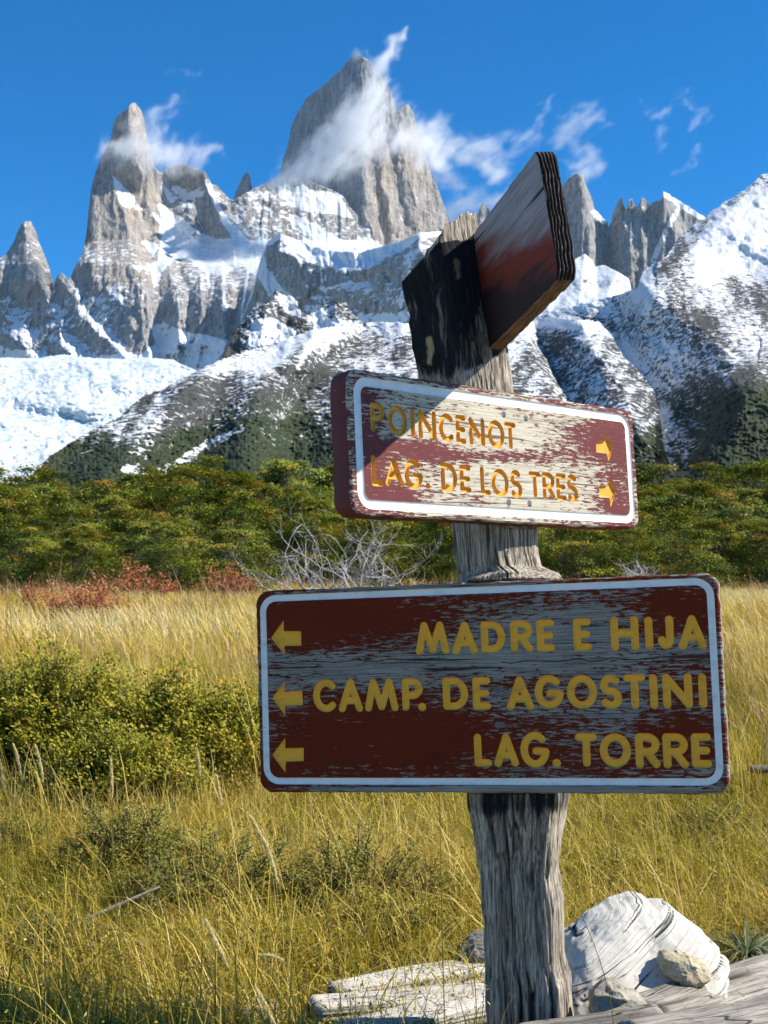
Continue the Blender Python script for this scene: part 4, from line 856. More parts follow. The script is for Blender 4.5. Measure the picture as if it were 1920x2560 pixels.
# ------------------------------------------------------------------ plants
def unit(v): return v / (np.linalg.norm(v, axis=-1, keepdims=True) + 1e-9)
def leaf_quads(C, N, T, L, Wd):
    """pointed leaves: centre, normal, long direction, length, width"""
    T = unit(T - N * (T * N).sum(-1, keepdims=True)); B = np.cross(N, T)
    L = np.asarray(L)[:, None]; Wd = np.asarray(Wd)[:, None]
    V = np.stack([C - T * L * .5, C + B * Wd * .5 + N * Wd * .12, C + T * L * .5, C - B * Wd * .5 + N * Wd * .12], 1)
    return V.reshape(-1, 3), np.arange(len(C) * 4).reshape(-1, 4)
def tube(path, rad, sides=5):
    path = np.asarray(path, float); n = len(path); t = unit(np.gradient(path, axis=0))
    ref = np.array([.31, .17, .93]); a = unit(np.cross(t, ref)); b = np.cross(t, a)
    an = np.arange(sides) * 2 * math.pi / sides
    V = path[:, None, :] + (np.cos(an)[None, :, None] * a[:, None, :] + np.sin(an)[None, :, None] * b[:, None, :]) * np.asarray(rad)[:, None, None]
    return V.reshape(-1, 3), grid_faces(n, sides, True)
class Acc:
    def __init__(s): s.V, s.F, s.A, s.k = [], [], [], 0
    def add(s, V, F, a=0.5):
        s.V.append(V); s.F.append(F + s.k); s.k += len(V); s.A.append(np.broadcast_to(a, (len(V),)) if np.ndim(a) == 0 else a)
    def build(s, name, mat, parent=None, smooth=False):
        f3 = [f for f in s.F if f.shape[1] == 3]; f4 = [f for f in s.F if f.shape[1] == 4]
        F = ([np.concatenate(f4).astype(np.int32)] if f4 else []) + ([np.concatenate(f3).astype(np.int32)] if f3 else [])
        return mesh(name, np.concatenate(s.V), F, mat, parent, {'tint': np.concatenate(s.A)}, smooth)

G_LEAF = leafmat('beech_leaves', [(0, (0.05, 0.08, 0.012)), (.35, (0.13, 0.175, 0.018)), (.7, (0.25, 0.27, 0.026)), (.93, (0.37, 0.34, 0.035)), (1, (0.40, 0.14, 0.03))], .20)
S_LEAF = leafmat('shrub_leaves', [(0, (0.12, 0.14, 0.014)), (.4, (0.29, 0.285, 0.024)), (.8, (0.46, 0.385, 0.035)), (.96, (0.54, 0.36, 0.05)), (1, (0.50, 0.14, 0.03))], .26)
R_LEAF = leafmat('red_leaves', [(0, (0.26, 0.07, 0.035)), (.5, (0.44, 0.13, 0.065)), (1, (0.52, 0.28, 0.12))], .26)
H_LEAF = leafmat('heath_leaves', [(0, (0.08, 0.10, 0.022)), (.5, (0.24, 0.23, 0.04)), (.85, (0.38, 0.32, 0.07)), (1, (0.46, 0.18, 0.07))], .26)
def mat_bark(name, a, b):
    g = NG(name); n = g.noise(g.vscale(g.obj, (14, 14, 4)), 1.0, 5, .65); return g.done(g.pbr(g.mix(g.mr(n, .3, .7), a, b), .9, g.bump(n, .6, .01), .15))
BARK = mat_bark('beech_bark', (0.07, 0.06, 0.05), (0.19, 0.17, 0.145)); DEADW = mat_bark('bleached_twigs', (0.30, 0.28, 0.26), (0.62, 0.60, 0.57))
TWIG = mat_bark('brown_twigs', (0.05, 0.038, 0.026), (0.16, 0.125, 0.09))

def tree_meshes(seed, h, wd, n_tier, n_leaf, leaf, mat=None):
    """one southern beech: several leaning stems and flat sprays of leaves in tiers"""
    rg = np.random.default_rng(seed); tr = Acc(); cr = Acc()
    stems = rg.integers(2, 5); tips = []
    for s in range(stems):
        a = rg.uniform(0, 6.28); sp = rg.uniform(.1, .42) * wd; n = 8; t = np.linspace(0, 1, n)[:, None]
        p = np.concatenate([np.cos(a) * sp * t ** 1.4, np.sin(a) * sp * t ** 1.4, h * rg.uniform(.7, .95) * t], 1) + rg.normal(0, .03 * h, (n, 3)) * t
        p[0, 2] = -.15; tr.add(*tube(p, .035 * h / 4 * (1.9 - 1.6 * t[:, 0]) + .006, 6)); tips.append(p)
    for k in range(n_tier):
        u = (k + .5) / n_tier; z = h * (.03 + .95 * u)
        rmax = wd * .5 * (np.sin(np.pi * min(1, .34 + .63 * u)) ** .6) * rg.uniform(.75, 1.12)
        a = rg.uniform(0, 6.28); rr = rmax * rg.uniform(.35, 1.0) ** .6
        c = np.array([np.cos(a) * rr, np.sin(a) * rr, z + rg.normal(0, .03 * h)])
        st = tips[rg.integers(stems)]; i = min(6, int(u * 6)); b0 = st[max(0, i - 1)]
        mid = (b0 + c) / 2 + np.array([0, 0, -.04 * h]); tr.add(*tube([b0, mid, c, c + (c - mid) * .4], [.014 * h / 4, .010 * h / 4, .006 * h / 4, .002], 4))
        n = int(n_leaf * rg.uniform(.6, 1.4)); R1 = rg.uniform(.12, .23) * wd * (1.15 - .70 * u); out = np.array([np.cos(a), np.sin(a), 0])
        q = rg.normal(0, .5, (n, 3)) * np.array([R1, R1, R1 * .34]); q = q + out * (q @ out)[:, None] * .35
        q[:, 2] -= .10 * (np.hypot(q[:, 0], q[:, 1]) ** 2) / R1
        N = unit(np.array([0, 0, 1.0]) + out * .25 + np.array([.25, -.1, 0]) + rg.normal(0, .38, (n, 3))); T = unit(out + rg.normal(0, .8, (n, 3)))
        L = leaf * rg.uniform(.6, 1.4, n)
        tin = np.clip(.40 + .24 * rg.normal() + rg.normal(0, .11, n) + .16 * u, 0, .97); tin[rg.random(n) < .004] = 1
        V, Fq = leaf_quads(c + q, N, T, L, L * .62); cr.add(V, Fq, np.repeat(tin, 4))
    return tr, cr
class Proto: pass
def make_tree(name, seed, h, wd, nt, nl, leaf, mat=G_LEAF):
    tr, cr = tree_meshes(seed, h, wd, nt, nl, leaf); r = empty(name)
    tr.build('trunk', BARK, r, True); cr.build('crown', mat, r); return r
def copy_tree(o):
    c = o.copy(); COL.objects.link(c)
    for ch in o.children: d = ch.copy(); COL.objects.link(d); d.parent = c
    return c
protos = [make_tree('beech_tree', 100 + i, 4.0, (4.6, 4.0, 5.0, 4.4, 3.7, 4.8)[i], 84, 190, .115) for i in range(6)]
used = [False] * 6
rg = np.random.default_rng(7); spots = []
# rows of the wood: (distance, treetop in the photograph, spacing)
for row, (Y, ty, step) in enumerate(((28.0, 1322, 175), (32.0, 1288, 165), (37.0, 1252, 160), (43, 1222, 155), (51, 1192, 150), (62, 1166, 130))):
    x = -330 + rg.uniform(0, 60); k = 0
    while x < 2260:
        if not (Y < 30 and (600 < x < 1180)): spots.append((x + rg.normal(0, 16), Y + rg.normal(0, 1.0), ty + rg.normal(0, 16), row, k)); k += 1
        x += step * rg.uniform(.75, 1.25)
ORD = 'first second third fourth fifth sixth seventh eighth ninth tenth eleventh twelfth thirteenth fourteenth fifteenth sixteenth seventeenth eighteenth nineteenth twentieth twenty-first twenty-second twenty-third twenty-fourth twenty-fifth twenty-sixth'.split()
LOOK = ['olive', 'yellow-green', 'broad green', 'dark green', 'slender', 'spreading']
for i, (px, Y, ty, row, num) in enumerate(spots):
    k = int(rg.integers(6)); o = protos[k] if not used[k] else copy_tree(protos[k]); used[k] = True
    b = at(px, 1480, Y); gz = float(zg(b[0], Y)); top = float(at(px, ty, Y)[2]); s = max(.35, (top - gz) / 4.0)
    o.location = (b[0], Y, gz); o.rotation_euler = (rg.normal(0, .04), 0, rg.uniform(0, 6.28)); o.scale = (s * rg.uniform(.9, 1.2), s * rg.uniform(.9, 1.2), s)
    tag(o, '%s beech tree, %s from the left in the %s row of the wood' % (LOOK[k], ORD[num], ('front', 'second', 'third', 'fourth', 'fifth', 'rearmost')[row]), 'tree', 'beech trees of the wood behind the meadow')

# leafless bleached shrubs beside the post
def dead_shrub(px, Y, h, wd, seed, label):
    rg = np.random.default_rng(seed); a = Acc()
    def grow(p, d, L, r, lev):
        n = 5; pts = [p]
        for i in range(n):
            d = unit(d + rg.normal(0, .20, 3) + np.array([0, 0, .03])); pts.append(pts[-1] + d * L / n)
        a.add(*tube(pts, np.linspace(r, r * .55, n + 1), 5 if lev < 2 else 3))
        if lev >= 4: return
        for i in range(rg.integers(2, 4) + (lev == 0)):
            j = rg.integers(2, n + 1); dd = unit(d + rg.normal(0, .75, 3)); grow(pts[j], dd, L * rg.uniform(.5, .8), r * .55, lev + 1)
    for k in range(7):
        an = rg.uniform(0, 6.28); grow(np.array([rg.normal(0, .08), rg.normal(0, .08), -.05]), unit(np.array([np.cos(an) * wd, np.sin(an) * wd * .6, rg.uniform(.25, .9)])), h * .62, .022, 0)
    b = at(px, 1480, Y); o = a.build('dead_shrub', DEADW); o.location = (b[0], Y, float(zg(b[0], Y))); return tag(o, label, 'dead shrub')
dead_shrub(900, 23.5, 1.75, 1.5, 3, 'bleached leafless shrub with tangled pale branches behind the post')
dead_shrub(800, 26, 2.1, 1.3, 4, 'pale bare shrub reaching up below the upper board, in front of the wood')
dead_shrub(1630, 25.5, .85, .9, 6, 'small bare grey shrub standing at the far edge of the meadow beside the boards')

# low shrubs: many small leaves on arching twigs
def shrub(name, px, Y, wd, dp, h, n_br, n_leaf, leaf, seed, mat, label, cat='shrub', twig=TWIG, group=None, lean=0.0):
    rg = np.random.default_rng(seed); tw = Acc(); lf = Acc()
    for k in range(n_br):
        a = rg.uniform(0, 6.28); rr = rg.uniform(0, 1) ** .5
        e = np.array([np.cos(a) * wd * .5 * rr + lean * h * .3, np.sin(a) * dp * .5 * rr, h * (1.0 - .62 * rr ** 2.2) * rg.uniform(.72, 1.1)])
        b = np.array([e[0] * .35, e[1] * .35, -.03]); t = np.linspace(0, 1, 7)[:, None]
        p = b + (e - b) * t + np.array([0, 0, 1]) * (np.sin(t * np.pi) * .10 * h) + rg.normal(0, .018 * h + .004, (7, 3)) * t
        tw.add(*tube(p, np.linspace(.0045, .0012, 7), 4))
        n = int(n_leaf * rg.uniform(.6, 1.4)); u = rg.uniform(.25, 1.05, n) ** .7
        q = np.stack([np.interp(u, t[:, 0], p[:, i]) for i in range(3)], 1); dr = unit(e - b)
        sd = unit(rg.normal(0, 1, (n, 3)) + np.array([0, 0, .3])); q = q + sd * (rg.uniform(.2, 1.0, n) * leaf * 2.6)[:, None] + rg.normal(0, leaf * .7, (n, 3))
        q[:, 2] = np.maximum(q[:, 2], 0)
        N = unit(np.array([.4, -.1, .9]) + rg.normal(0, .5, (n, 3))); L = leaf * rg.uniform(.6, 1.4, n)
        tin = np.clip(.45 + .22 * rg.normal() + rg.normal(0, .12, n), 0, .97); tin[rg.random(n) < .006] = 1
        V, Fq = leaf_quads(q, N, unit(sd + dr), L, L * .6); lf.add(V, Fq, np.repeat(tin, 4))
    b = at(px, 1480, Y); r = empty(name, (b[0], Y, float(zg(b[0], Y))))
    tw.build('twigs', twig, r, True); lf.build('leaves', mat, r); return tag(r, label, cat, group)
shrub('beech_shrub', 110, 6.7, 1.45, .9, .64, 380, 95, .021, 11, S_LEAF, 'wide low olive green shrub filling the meadow at the edge of the picture')
shrub('beech_shrub', 455, 6.35, 1.25, .8, .56, 340, 95, .021, 12, S_LEAF, 'low yellow-green shrub whose end reaches behind the large lower board')
shrub('beech_shrub', 300, 5.75, .85, .5, .40, 220, 90, .017, 13, S_LEAF, 'dark low green shrub in front of the wide olive shrub')
shrub('dwarf_shrub', 520, 4.25, .66, .45, .27, 80, 110, .0105, 14, H_LEAF, 'small-leaved dwarf shrub in the tall grass before the larger shrubs', lean=.6)
shrub('dwarf_shrub', 880, 4.2, .66, .45, .26, 80, 110, .0105, 15, H_LEAF, 'wispy dwarf shrub in the grass under the large lower board', lean=.4)
shrub('dwarf_shrub', 330, 4.7, .50, .4, .26, 90, 120, .0105, 18, H_LEAF, 'brownish dwarf shrub tangled in the grass next to a fallen twig')
for i_, (px_s, Y_s, lb) in enumerate(((690, 3.75, 'low green cushion shrub beside the tallest seed stalk'), (160, 3.7, 'low green cushion shrub near the fallen twig'), (960, 3.9, 'low green cushion shrub between the post and the planks'), (60, 5.0, 'low olive cushion shrub at the picture edge below the shrubs'), (1560, 4.6, 'low olive cushion shrub in the grass behind the white log'), (1780, 5.4, 'low olive cushion shrub in the grass beyond the tussock'), (700, 5.2, 'low olive cushion shrub under the corner of the lower board'))):
    shrub('cushion_shrub', px_s, Y_s, .34 + .06 * (i_ % 3), .26, .13 + .02 * (i_ % 2), 60, 50, .009, 60 + i_, (S_LEAF, H_LEAF)[i_ % 2], lb)
shrub('red_shrub', 330, 23, 1.7, 1.0, .80, 46, 34, .05, 21, R_LEAF, 'red autumn shrub at the foot of the wood beyond the straw grass')
shrub('red_shrub', 230, 18, 1.5, 1.0, .70, 55, 46, .042, 22, R_LEAF, 'low red shrub among straw grass beyond the olive shrub')
shrub('red_shrub', 560, 25, 1.5, 1.0, .72, 36, 30, .05, 23, R_LEAF, 'faded reddish shrub at the far meadow edge just beside the lower board')
shrub('red_shrub', 90, 20, 1.3, .8, .58, 32, 30, .045, 24, R_LEAF, 'dull red low shrub by blond tussocks at the picture edge')

# grass: one standing mass of blades
def mat_grass():
    g = NG('meadow_grass'); t = g.attr('tint')
    c = g.ramp(t, [(0, (0.07, 0.09, 0.010)), (.22, (0.20, 0.20, 0.018)), (.45, (0.43, 0.325, 0.03)), (.68, (0.62, 0.44, 0.055)), (.9, (0.72, 0.56, 0.20)), (1, (0.78, 0.66, 0.36))])
    d = g.pbr(c, .55, spec=.25); tr = g.n('ShaderNodeBsdfTranslucent'); g.lk(c, tr.inputs[0])
    mx = g.n('ShaderNodeMixShader'); mx.inputs[0].default_value = .30; g.lk(d, mx.inputs[1]); g.lk(tr.outputs[0], mx.inputs[2]); return g.done(mx.outputs[0])
GRASS = mat_grass()
def blades(acc, X, Y, H, W, tint, rg, seg=3, lean=.35, dirx=-.25):
    n = len(X); Z = zg(X, Y) - .01
    a = rg.uniform(0, 6.283, n); l = np.abs(rg.normal(0, lean, n)) + .06
    D = np.stack([np.cos(a) * l + dirx * rg.uniform(.2, 1, n) * lean * 2, np.sin(a) * l, np.zeros(n)], 1) * H[:, None]
    side = np.stack([-np.sin(a + rg.normal(0, .8, n)), np.cos(a + rg.normal(0, .8, n)), np.zeros(n)], 1); root = np.stack([X, Y, Z], 1)
    vs = []
    for s in range(seg):
        t = s / seg; p = root + D * t ** 1.8 + np.array([0, 0, 1]) * (H * (t - .18 * l * t ** 3))[:, None]; w = (W * (1 - .55 * t))[:, None] * .5
        vs += [p - side * w, p + side * w]
    t = 1.0; vs.append(root + D + np.array([0, 0, 1]) * (H * (1 - .30 * l))[:, None])
    V = np.stack(vs, 1); m = 2 * seg + 1; k = (np.arange(n) * m)[:, None]
    q = [np.stack([k[:, 0] + 2 * s, k[:, 0] + 2 * s + 1, k[:, 0] + 2 * s + 3, k[:, 0] + 2 * s + 2], 1) for s in range(seg - 1)]
    tri = np.stack([k[:, 0] + 2 * seg - 2, k[:, 0] + 2 * seg - 1, k[:, 0] + 2 * seg], 1)
    T = np.clip(np.repeat(tint[:, None], m, 1) + np.linspace(-.10, .07, m)[None, :], 0, 1)
    V = V.reshape(-1, 3); T = T.ravel()
    if q: acc.add(V, np.concatenate(q), T); acc.F.append(tri + acc.k - len(V))
    else: acc.add(V, tri, T)
def field(n, y0, y1, rg, clump=0, cs=.05, ym=1.6):
    """points spread over the visible wedge of meadow"""
    m = n // clump if clump else n
    y = (y0 ** ym + rg.random(m) * (y1 ** ym - y0 ** ym)) ** (1 / ym); x = rg.uniform(-1, 1, m) * (.36 * y + .6)
    global CR; CR = rg.random(m)
    if clump:
        k = rg.poisson(clump, m) + 2; CR = np.repeat(CR, k); y = np.repeat(y, k); x = np.repeat(x, k); r = np.repeat(rg.uniform(.5, 1.5, m), k)
        y = y + rg.normal(0, 1, len(y)) * cs * r; x = x + rg.normal(0, 1, len(x)) * cs * r
    return x, y
rg = np.random.default_rng(5); GA = Acc()
def clear(x, y, H):
    """keep the grass low in front of the timber and around the post"""
    p = np.stack([x, y, zg(x, y)], 1); px, py = to_px(p)
    H = np.where((px > 1230) & (y < 3.5), H * .16, H)
    H = np.where((px > 760) & (px <= 1230) & (y < 3.5), H * .75, H)
    return H
def hue(x, y): return fbm(x * .9, y * .9, 0, 3, 44)
# near: fine olive and straw blades
x, y = field(140000, 2.2, 6.4, rg, 30, .042, 1.5); h0 = hue(x, y) + .9 * (CR - .5)
H = clear(x, y, rg.gamma(5, .0185, len(x)) * (1 + .6 * h0) * (.62 + .8 * CR)); blades(GA, x, y, H, rg.uniform(.0018, .0042, len(x)), np.clip(.38 + .42 * h0 + rg.normal(0, .22, len(x)), 0, .84), rg, 3, .85, -.08)
x, y = field(78000, 2.2, 6.4, rg, 0, .05, 1.5)
H = clear(x, y, rg.gamma(4, .02, len(x))); blades(GA, x, y, H, rg.uniform(.002, .004, len(x)), np.clip(.30 + rg.normal(0, .26, len(x)), 0, 1), rg, 2, .8)
# small herb leaves and dead scraps between the blades
n = 105000; x, y = field(n, 2.2, 8.0, rg, 0, .05, 1.6); hz_ = clear(x, y, np.abs(rg.normal(0, .10, n)) + .01)
V, Fq = leaf_quads(np.stack([x, y, zg(x, y) + hz_], 1), unit(rg.normal(0, .6, (n, 3)) + np.array([0, 0, .8])), unit(rg.normal(0, 1, (n, 3))), rg.uniform(.005, .014, n), rg.uniform(.003, .007, n)); GA.add(V, Fq, np.repeat(np.clip(.28 + .4 * hue(x * 1.7, y * 1.7) + rg.normal(0, .22, n), 0, 1), 4))
# thin seed stalks scattered through the meadow
n = 420; x, y = field(n, 3.4, 12, rg, 0, .05, 1.7); H = rg.uniform(.22, .42, n); blades(GA, x, y, H, rg.uniform(.0022, .0034, n) * (y / 4), np.clip(rg.normal(.88, .08, n), 0, 1), rg, 3, .22)
# middle
x, y = field(92000, 6.0, 14, rg, 34, .085, 1.7); h0 = hue(x * .6, y * .6) + .6 * (CR - .5); yy = sstep(9, 13, y)
blades(GA, x, y, rg.gamma(6, .036, len(x)) * (1 + .5 * h0) * (.7 + .6 * CR), rg.uniform(.003, .008, len(x)), np.clip(.42 + .24 * yy + .40 * h0 + rg.normal(0, .20, len(x)), 0, .9), rg, 2, .40)
# far straw meadow with blond tussocks
x, y = field(104000, 13, 36, rg, 44, .20, 1.8); h0 = hue(x * .35, y * .35) + .5 * (CR - .5)
blades(GA, x, y, np.minimum(.52, rg.gamma(8, .050, len(x)) * (1 + .55 * h0) * (.7 + .7 * CR ** 2)) * (1 - .5 * sstep(17, 27, y)), rg.uniform(.010, .020, len(x)), np.clip(.70 + .36 * h0 + rg.normal(0, .17, len(x)), 0, 1), rg, 2, .42, -.5)
GB = Acc(); x, y = field(26000, 8, 34, rg, 26, .16, 1.7); h0 = hue(x * .5 + 40, y * .5)
ok = h0 > .0; x, y, h0 = x[ok], y[ok], h0[ok]
blades(GB, x, y, rg.gamma(7, .055, len(x)) * (.8 + .5 * h0), rg.uniform(.006, .014, len(x)), np.clip(.5 + rg.normal(0, .25, len(x)), 0, 1), rg, 2, .45, -.3)
tag(GB.build('dry_herbs', leafmat('dry_herb_stems', [(0, (.26, .13, .06)), (.5, (.48, .28, .15)), (1, (.62, .46, .30))], .25)), 'pinkish brown dry herbs scattered through the far meadow', 'dry herbs', kind='stuff')
grass = GA.build('grass', GRASS); tag(grass, 'tall olive and straw coloured meadow grass', 'grass', kind='stuff')

# single flowering stalks that stand out of the grass
SEED = leafmat('seed_heads', [(0, (0.72, 0.60, 0.28)), (1, (0.90, 0.82, 0.52))], .5)
def stalk(pts, Y, head, r, label, seed, hr=.0062):
    rg = np.random.default_rng(seed); P = at(np.array([p[0] for p in pts], float), np.array([p[1] for p in pts], float), np.full(len(pts), float(Y)))
    P = P[::-1]; dz = P[0, 2] - (float(zg(P[0, 0], Y)) - .02)
    if dz > 0: P = np.concatenate([[P[0] + np.array([0, 0, -dz])], P])
    P[:, 1] += np.linspace(.03, 0, len(P)) * 0
    s = np.linspace(0, 1, 26); L = np.concatenate([[0], np.cumsum(np.linalg.norm(np.diff(P, axis=0), axis=1))]); tot = L[-1]
    Q = np.stack([np.interp(s * tot, L, P[:, i]) for i in range(3)], 1)
    for _ in range(3): Q[1:-1] = (Q[:-2] + 2 * Q[1:-1] + Q[2:]) / 4
    root = empty('grass_stalk', tuple(Q[0])); a = Acc(); a.add(*tube(Q - Q[0], np.linspace(r, r * .55, 26), 5), .25); a.build('stem', GRASS, root, True)
    if head > 0:
        b = Acc(); us = np.linspace(1 - head / tot, 1, 14); hc = np.stack([np.interp(us, s, Q[:, i]) for i in range(3)], 1); b.add(*tube(hc - Q[0], hr * .42 * np.sin(np.pi * np.linspace(.06, .97, 14)) ** .8 + .0004, 6), 1.0)
        n = int(420 * head / .12); u = 1 - head / tot * rg.random(n); c = np.stack([np.interp(u, s, Q[:, i]) for i in range(3)], 1); tdir = unit(np.stack([np.interp(np.minimum(1, u + .02), s, Q[:, i]) - np.interp(u - .02, s, Q[:, i]) for i in range(3)], 1))
        v = (1 - u) / (head / tot); rad = hr * np.sin(np.pi * np.clip(.08 + .9 * v, 0, 1)) ** .6; o = unit(rg.normal(0, 1, (n, 3)))
        V, Fq = leaf_quads(c + o * (rad * rg.uniform(.4, 1, n))[:, None], unit(o + rg.normal(0, .3, (n, 3))), unit(tdir + o * .35), rg.uniform(.008, .015, n), rg.uniform(.0018, .003, n)); b.add(V - Q[0], Fq, np.repeat(rg.random(n), 4)); b.build('seed_head', SEED, root)
    tag(root, label, 'grass stalk', 'seed stalks rising above the meadow grass')
stalk([(624, 2039), (640, 2066), (663, 2103), (684, 2160), (699, 2223), (717, 2296), (737, 2400), (760, 2560)], 2.75, .15, .0012, 'tallest pale seed stalk, arching over the grass below the lower board', 1)
stalk([(512, 2296), (535, 2345), (567, 2410), (600, 2490), (635, 2580)], 2.65, .105, .0012, 'pale seed stalk with a plump head low in the grass', 2)
stalk([(443, 2211), (460, 2260), (482, 2314), (520, 2420), (567, 2555)], 2.8, .012, .0011, 'thin green stalk bent at its tip between two seed stalks', 3, .003)
stalk([(639, 2470), (662, 2510), (700, 2590)], 2.5, .08, .0012, 'short seed stalk cut by the lower picture edge', 4, .006)
stalk([(540, 1938), (547, 1975), (560, 2036), (575, 2150)], 3.6, .08, .0014, 'blond seed stalk just below the dark shrub near the board corner', 5, .006)
stalk([(0, 1896), (8, 1940), (14, 2000), (20, 2120)], 4.2, .11, .0016, 'seed stalk at the very edge of the picture before the shrub', 6, .006)
stalk([(33, 1860), (45, 1890), (53, 1940), (62, 2000), (70, 2120)], 4.2, .12, .0016, 'curved seed stalk second from the picture edge', 7, .006)
stalk([(87, 1860), (97, 1890), (105, 1930), (112, 1992), (122, 2120)], 4.2, .12, .0016, 'curved seed stalk third from the picture edge', 8, .006)
stalk([(277, 1893), (279, 1940), (281, 2000), (284, 2120)], 4.1, .12, .0016, 'straight upright seed stalk in front of the dark shrub', 9, .006)
stalk([(491, 1869), (498, 1900), (501, 1960), (503, 2020), (505, 2110)], 4.2, .09, .0015, 'upright seed stalk beside the large board in front of the shrub', 10, .005)
stalk([(1098, 1985), (1101, 2100), (1104, 2250), (1108, 2420), (1112, 2560)], 2.62, 0, .0013, 'single dark upright stem close beside the post', 11)
stalk([(1416, 2212), (1440, 2260), (1472, 2325), (1500, 2400), (1520, 2470), (1534, 2535)], 2.70, 0, .0012, 'bent straw stem crossing in front of the white log', 12)
stalk([(1032, 2260), (1060, 2235), (1100, 2245), (1150, 2310), (1180, 2390), (1190, 2480), (1192, 2570)], 2.66, 0, .0012, 'arching green stem drooping beside the post', 13)
stalk([(650, 2388), (700, 2388), (735, 2430), (748, 2520), (752, 2590)], 2.7, .05, .001, 'drooping stalk with a nodding thin head beside the pale planks', 14, .004)
# ------------------------------------------------------------------ timber and stones by the post
def mat_bleached(name, a, b, crack_sc, ax=(3, 40, 40), cr=.05):
    """weathered wood: fibres run along the timber (attributes gu along, ga across)"""
    g = NG(name); o = g.obj; cb = g.n('ShaderNodeCombineXYZ'); g.lk(g.attr('gu'), cb.inputs[0]); g.lk(g.attr('ga'), cb.inputs[1]); w_ = cb.outputs[0]
    n = g.noise(g.vscale(w_, (4, 85, 1)), 1.0, 5, .68, .12); fb = g.noise(g.vscale(w_, (9, 330, 1)), 1.0, 3, .65, .2); sp = g.noise(o, 34, 5, .72); big = g.noise(o, 7, 3, .6)
    col = g.mix(g.mr(g.math('ADD', g.math('MULTIPLY', n, .5), g.math('MULTIPLY', fb, .5)), .36, .64), a, b)
    col = g.mix(g.math('MULTIPLY', g.mr(sp, .55, .66), .5), col, tuple(x * .5 for x in a)); col = g.mix(g.math('MULTIPLY', g.mr(big, .5, .7), .35), col, tuple(x * .7 for x in a))
    th = g.math('ABSOLUTE', g.math('SUBTRACT', g.noise(g.vscale(w_, (1.3, 26, 1)), 1.0, 2, .5, .3), .5)); ckl = g.mr(th, 0.0, .007, .85, 0.0)
    ckl = g.math('MULTIPLY', ckl, g.mr(big, .42, .5)); ck = g.math('MAXIMUM', g.attr('crack'), ckl); col = g.mix(ck, col, (.04, .033, .026))
    h = g.math('SUBTRACT', g.math('ADD', g.math('ADD', n, fb), g.math('MULTIPLY', sp, .5)), g.math('MULTIPLY', ck, 1.5))
    return g.done(g.pbr(col, .88, g.bump(h, .8, .004), .12))
WLOG = mat_bleached('bleached_log', (.50, .46, .39), (.72, .68, .60), 1); WBIG = mat_bleached('broad_bleached_log', (.56, .52, .44), (.71, .68, .60), 1); GLOG = mat_bleached('grey_log', (.15, .13, .105), (.46, .42, .355), 1)
def log(name, p0, p1, r0, r1, label, mat, seed, flat=.75, sides=48, rows=90, cat='log', box=0):
    p0, p1 = np.array(p0, float), np.array(p1, float); d = p1 - p0; L = np.linalg.norm(d); t = d / L
    a = unit(np.cross(t, np.array([0, 0, 1.0]))); b = np.cross(a, t); u = np.linspace(0, 1, rows); th = np.arange(sides) * 2 * math.pi / sides
    U, TH = np.meshgrid(u, th, indexing='ij'); c, s = np.cos(TH), np.sin(TH)
    r = (r0 + (r1 - r0) * U) * (1 + .20 * fbm(c * 1.6, s * 1.6, U * 3, 3, seed) + .022 * vnoise(c * 11, s * 11, U * L * 7, seed + 1))
    if box:
        r = (r0 + (r1 - r0) * U) * (np.abs(c) ** box + np.abs(s) ** box) ** (-1 / box) * (1 + .05 * fbm(c * 1.2, s * 1.2, U * 2, 2, seed) + .03 * vnoise(c * 9, s * 9, U * L * 3, seed + 1) + .012 * vnoise(c * 26, s * 26, U * L * 6, seed + 2))
        rag = .05 * vnoise(c * 4, s * 4, 3.3, seed + 8); U = U + rag * (U < .12) * (1 - U / .12)
    end = np.minimum(1, np.minimum(U, 1 - U) * L / .02 + .15) ** .5; r = r * end
    ck = np.abs(vnoise(c * 4.5, s * 4.5, U * L * 1.6, seed + 3)); ck = (1 - sstep(0, .05, ck)) * sstep(-.1, .2, vnoise(c * 2, s * 2, U * 5, seed + 4)); r = r * (1 - .08 * ck)
    cl = p0 + d * U[..., None] + (a * (vnoise(U * 2.2, 0 * U, 1.5, seed + 6) * .06 * L * .5)[..., None])
    V = cl + a * (c * r)[..., None] + b * (s * r * flat)[..., None]
    k = rows * sides; Vv = np.concatenate([V.reshape(-1, 3), cl[0, :1], cl[-1, :1]]) - p0
    cap0 = np.stack([np.arange(sides), np.full(sides, k), (np.arange(sides) + 1) % sides], 1); cap1 = np.stack([(rows - 1) * sides + np.arange(sides), (rows - 1) * sides + (np.arange(sides) + 1) % sides, np.full(sides, k + 1)], 1)
    o = mesh(name, Vv, [grid_faces(rows, sides, True).astype(np.int32), cap0.astype(np.int32), cap1.astype(np.int32)], mat, None, {'crack': np.append(ck.ravel(), [0, 0]), 'gu': np.append((U * L).ravel(), [0, L]), 'ga': np.append(((np.where(TH > math.pi, 2 * math.pi - TH, TH)) * r0).ravel(), [0, 0])}, True)
    o.location = p0; return tag(o, label, cat)
G3 = lambda px, py, Y, dz=0: at(px, py, Y * 1.07 if Y < 5 else Y) + np.array([0, 0, dz])
log('fallen_log', G3(1600, 2600, 2.70, .02), G3(2060, 2390, 3.25, -.06), .075, .11, 'pale grey fallen log running out of the picture beside the small beige stone', GLOG, 5, .85)
log('fallen_log', G3(1560, 2620, 2.45, .00), G3(2040, 2560, 2.62, .00), .06, .085, 'rough grey log lying across the lowest corner in front', GLOG, 9, .8)
log('branch', G3(1285, 2585, 2.58), G3(1660, 2545, 2.60), .022, .038, 'light grey branch lying at the foot of the post', GLOG, 13, .8, 28, 70, 'branch')
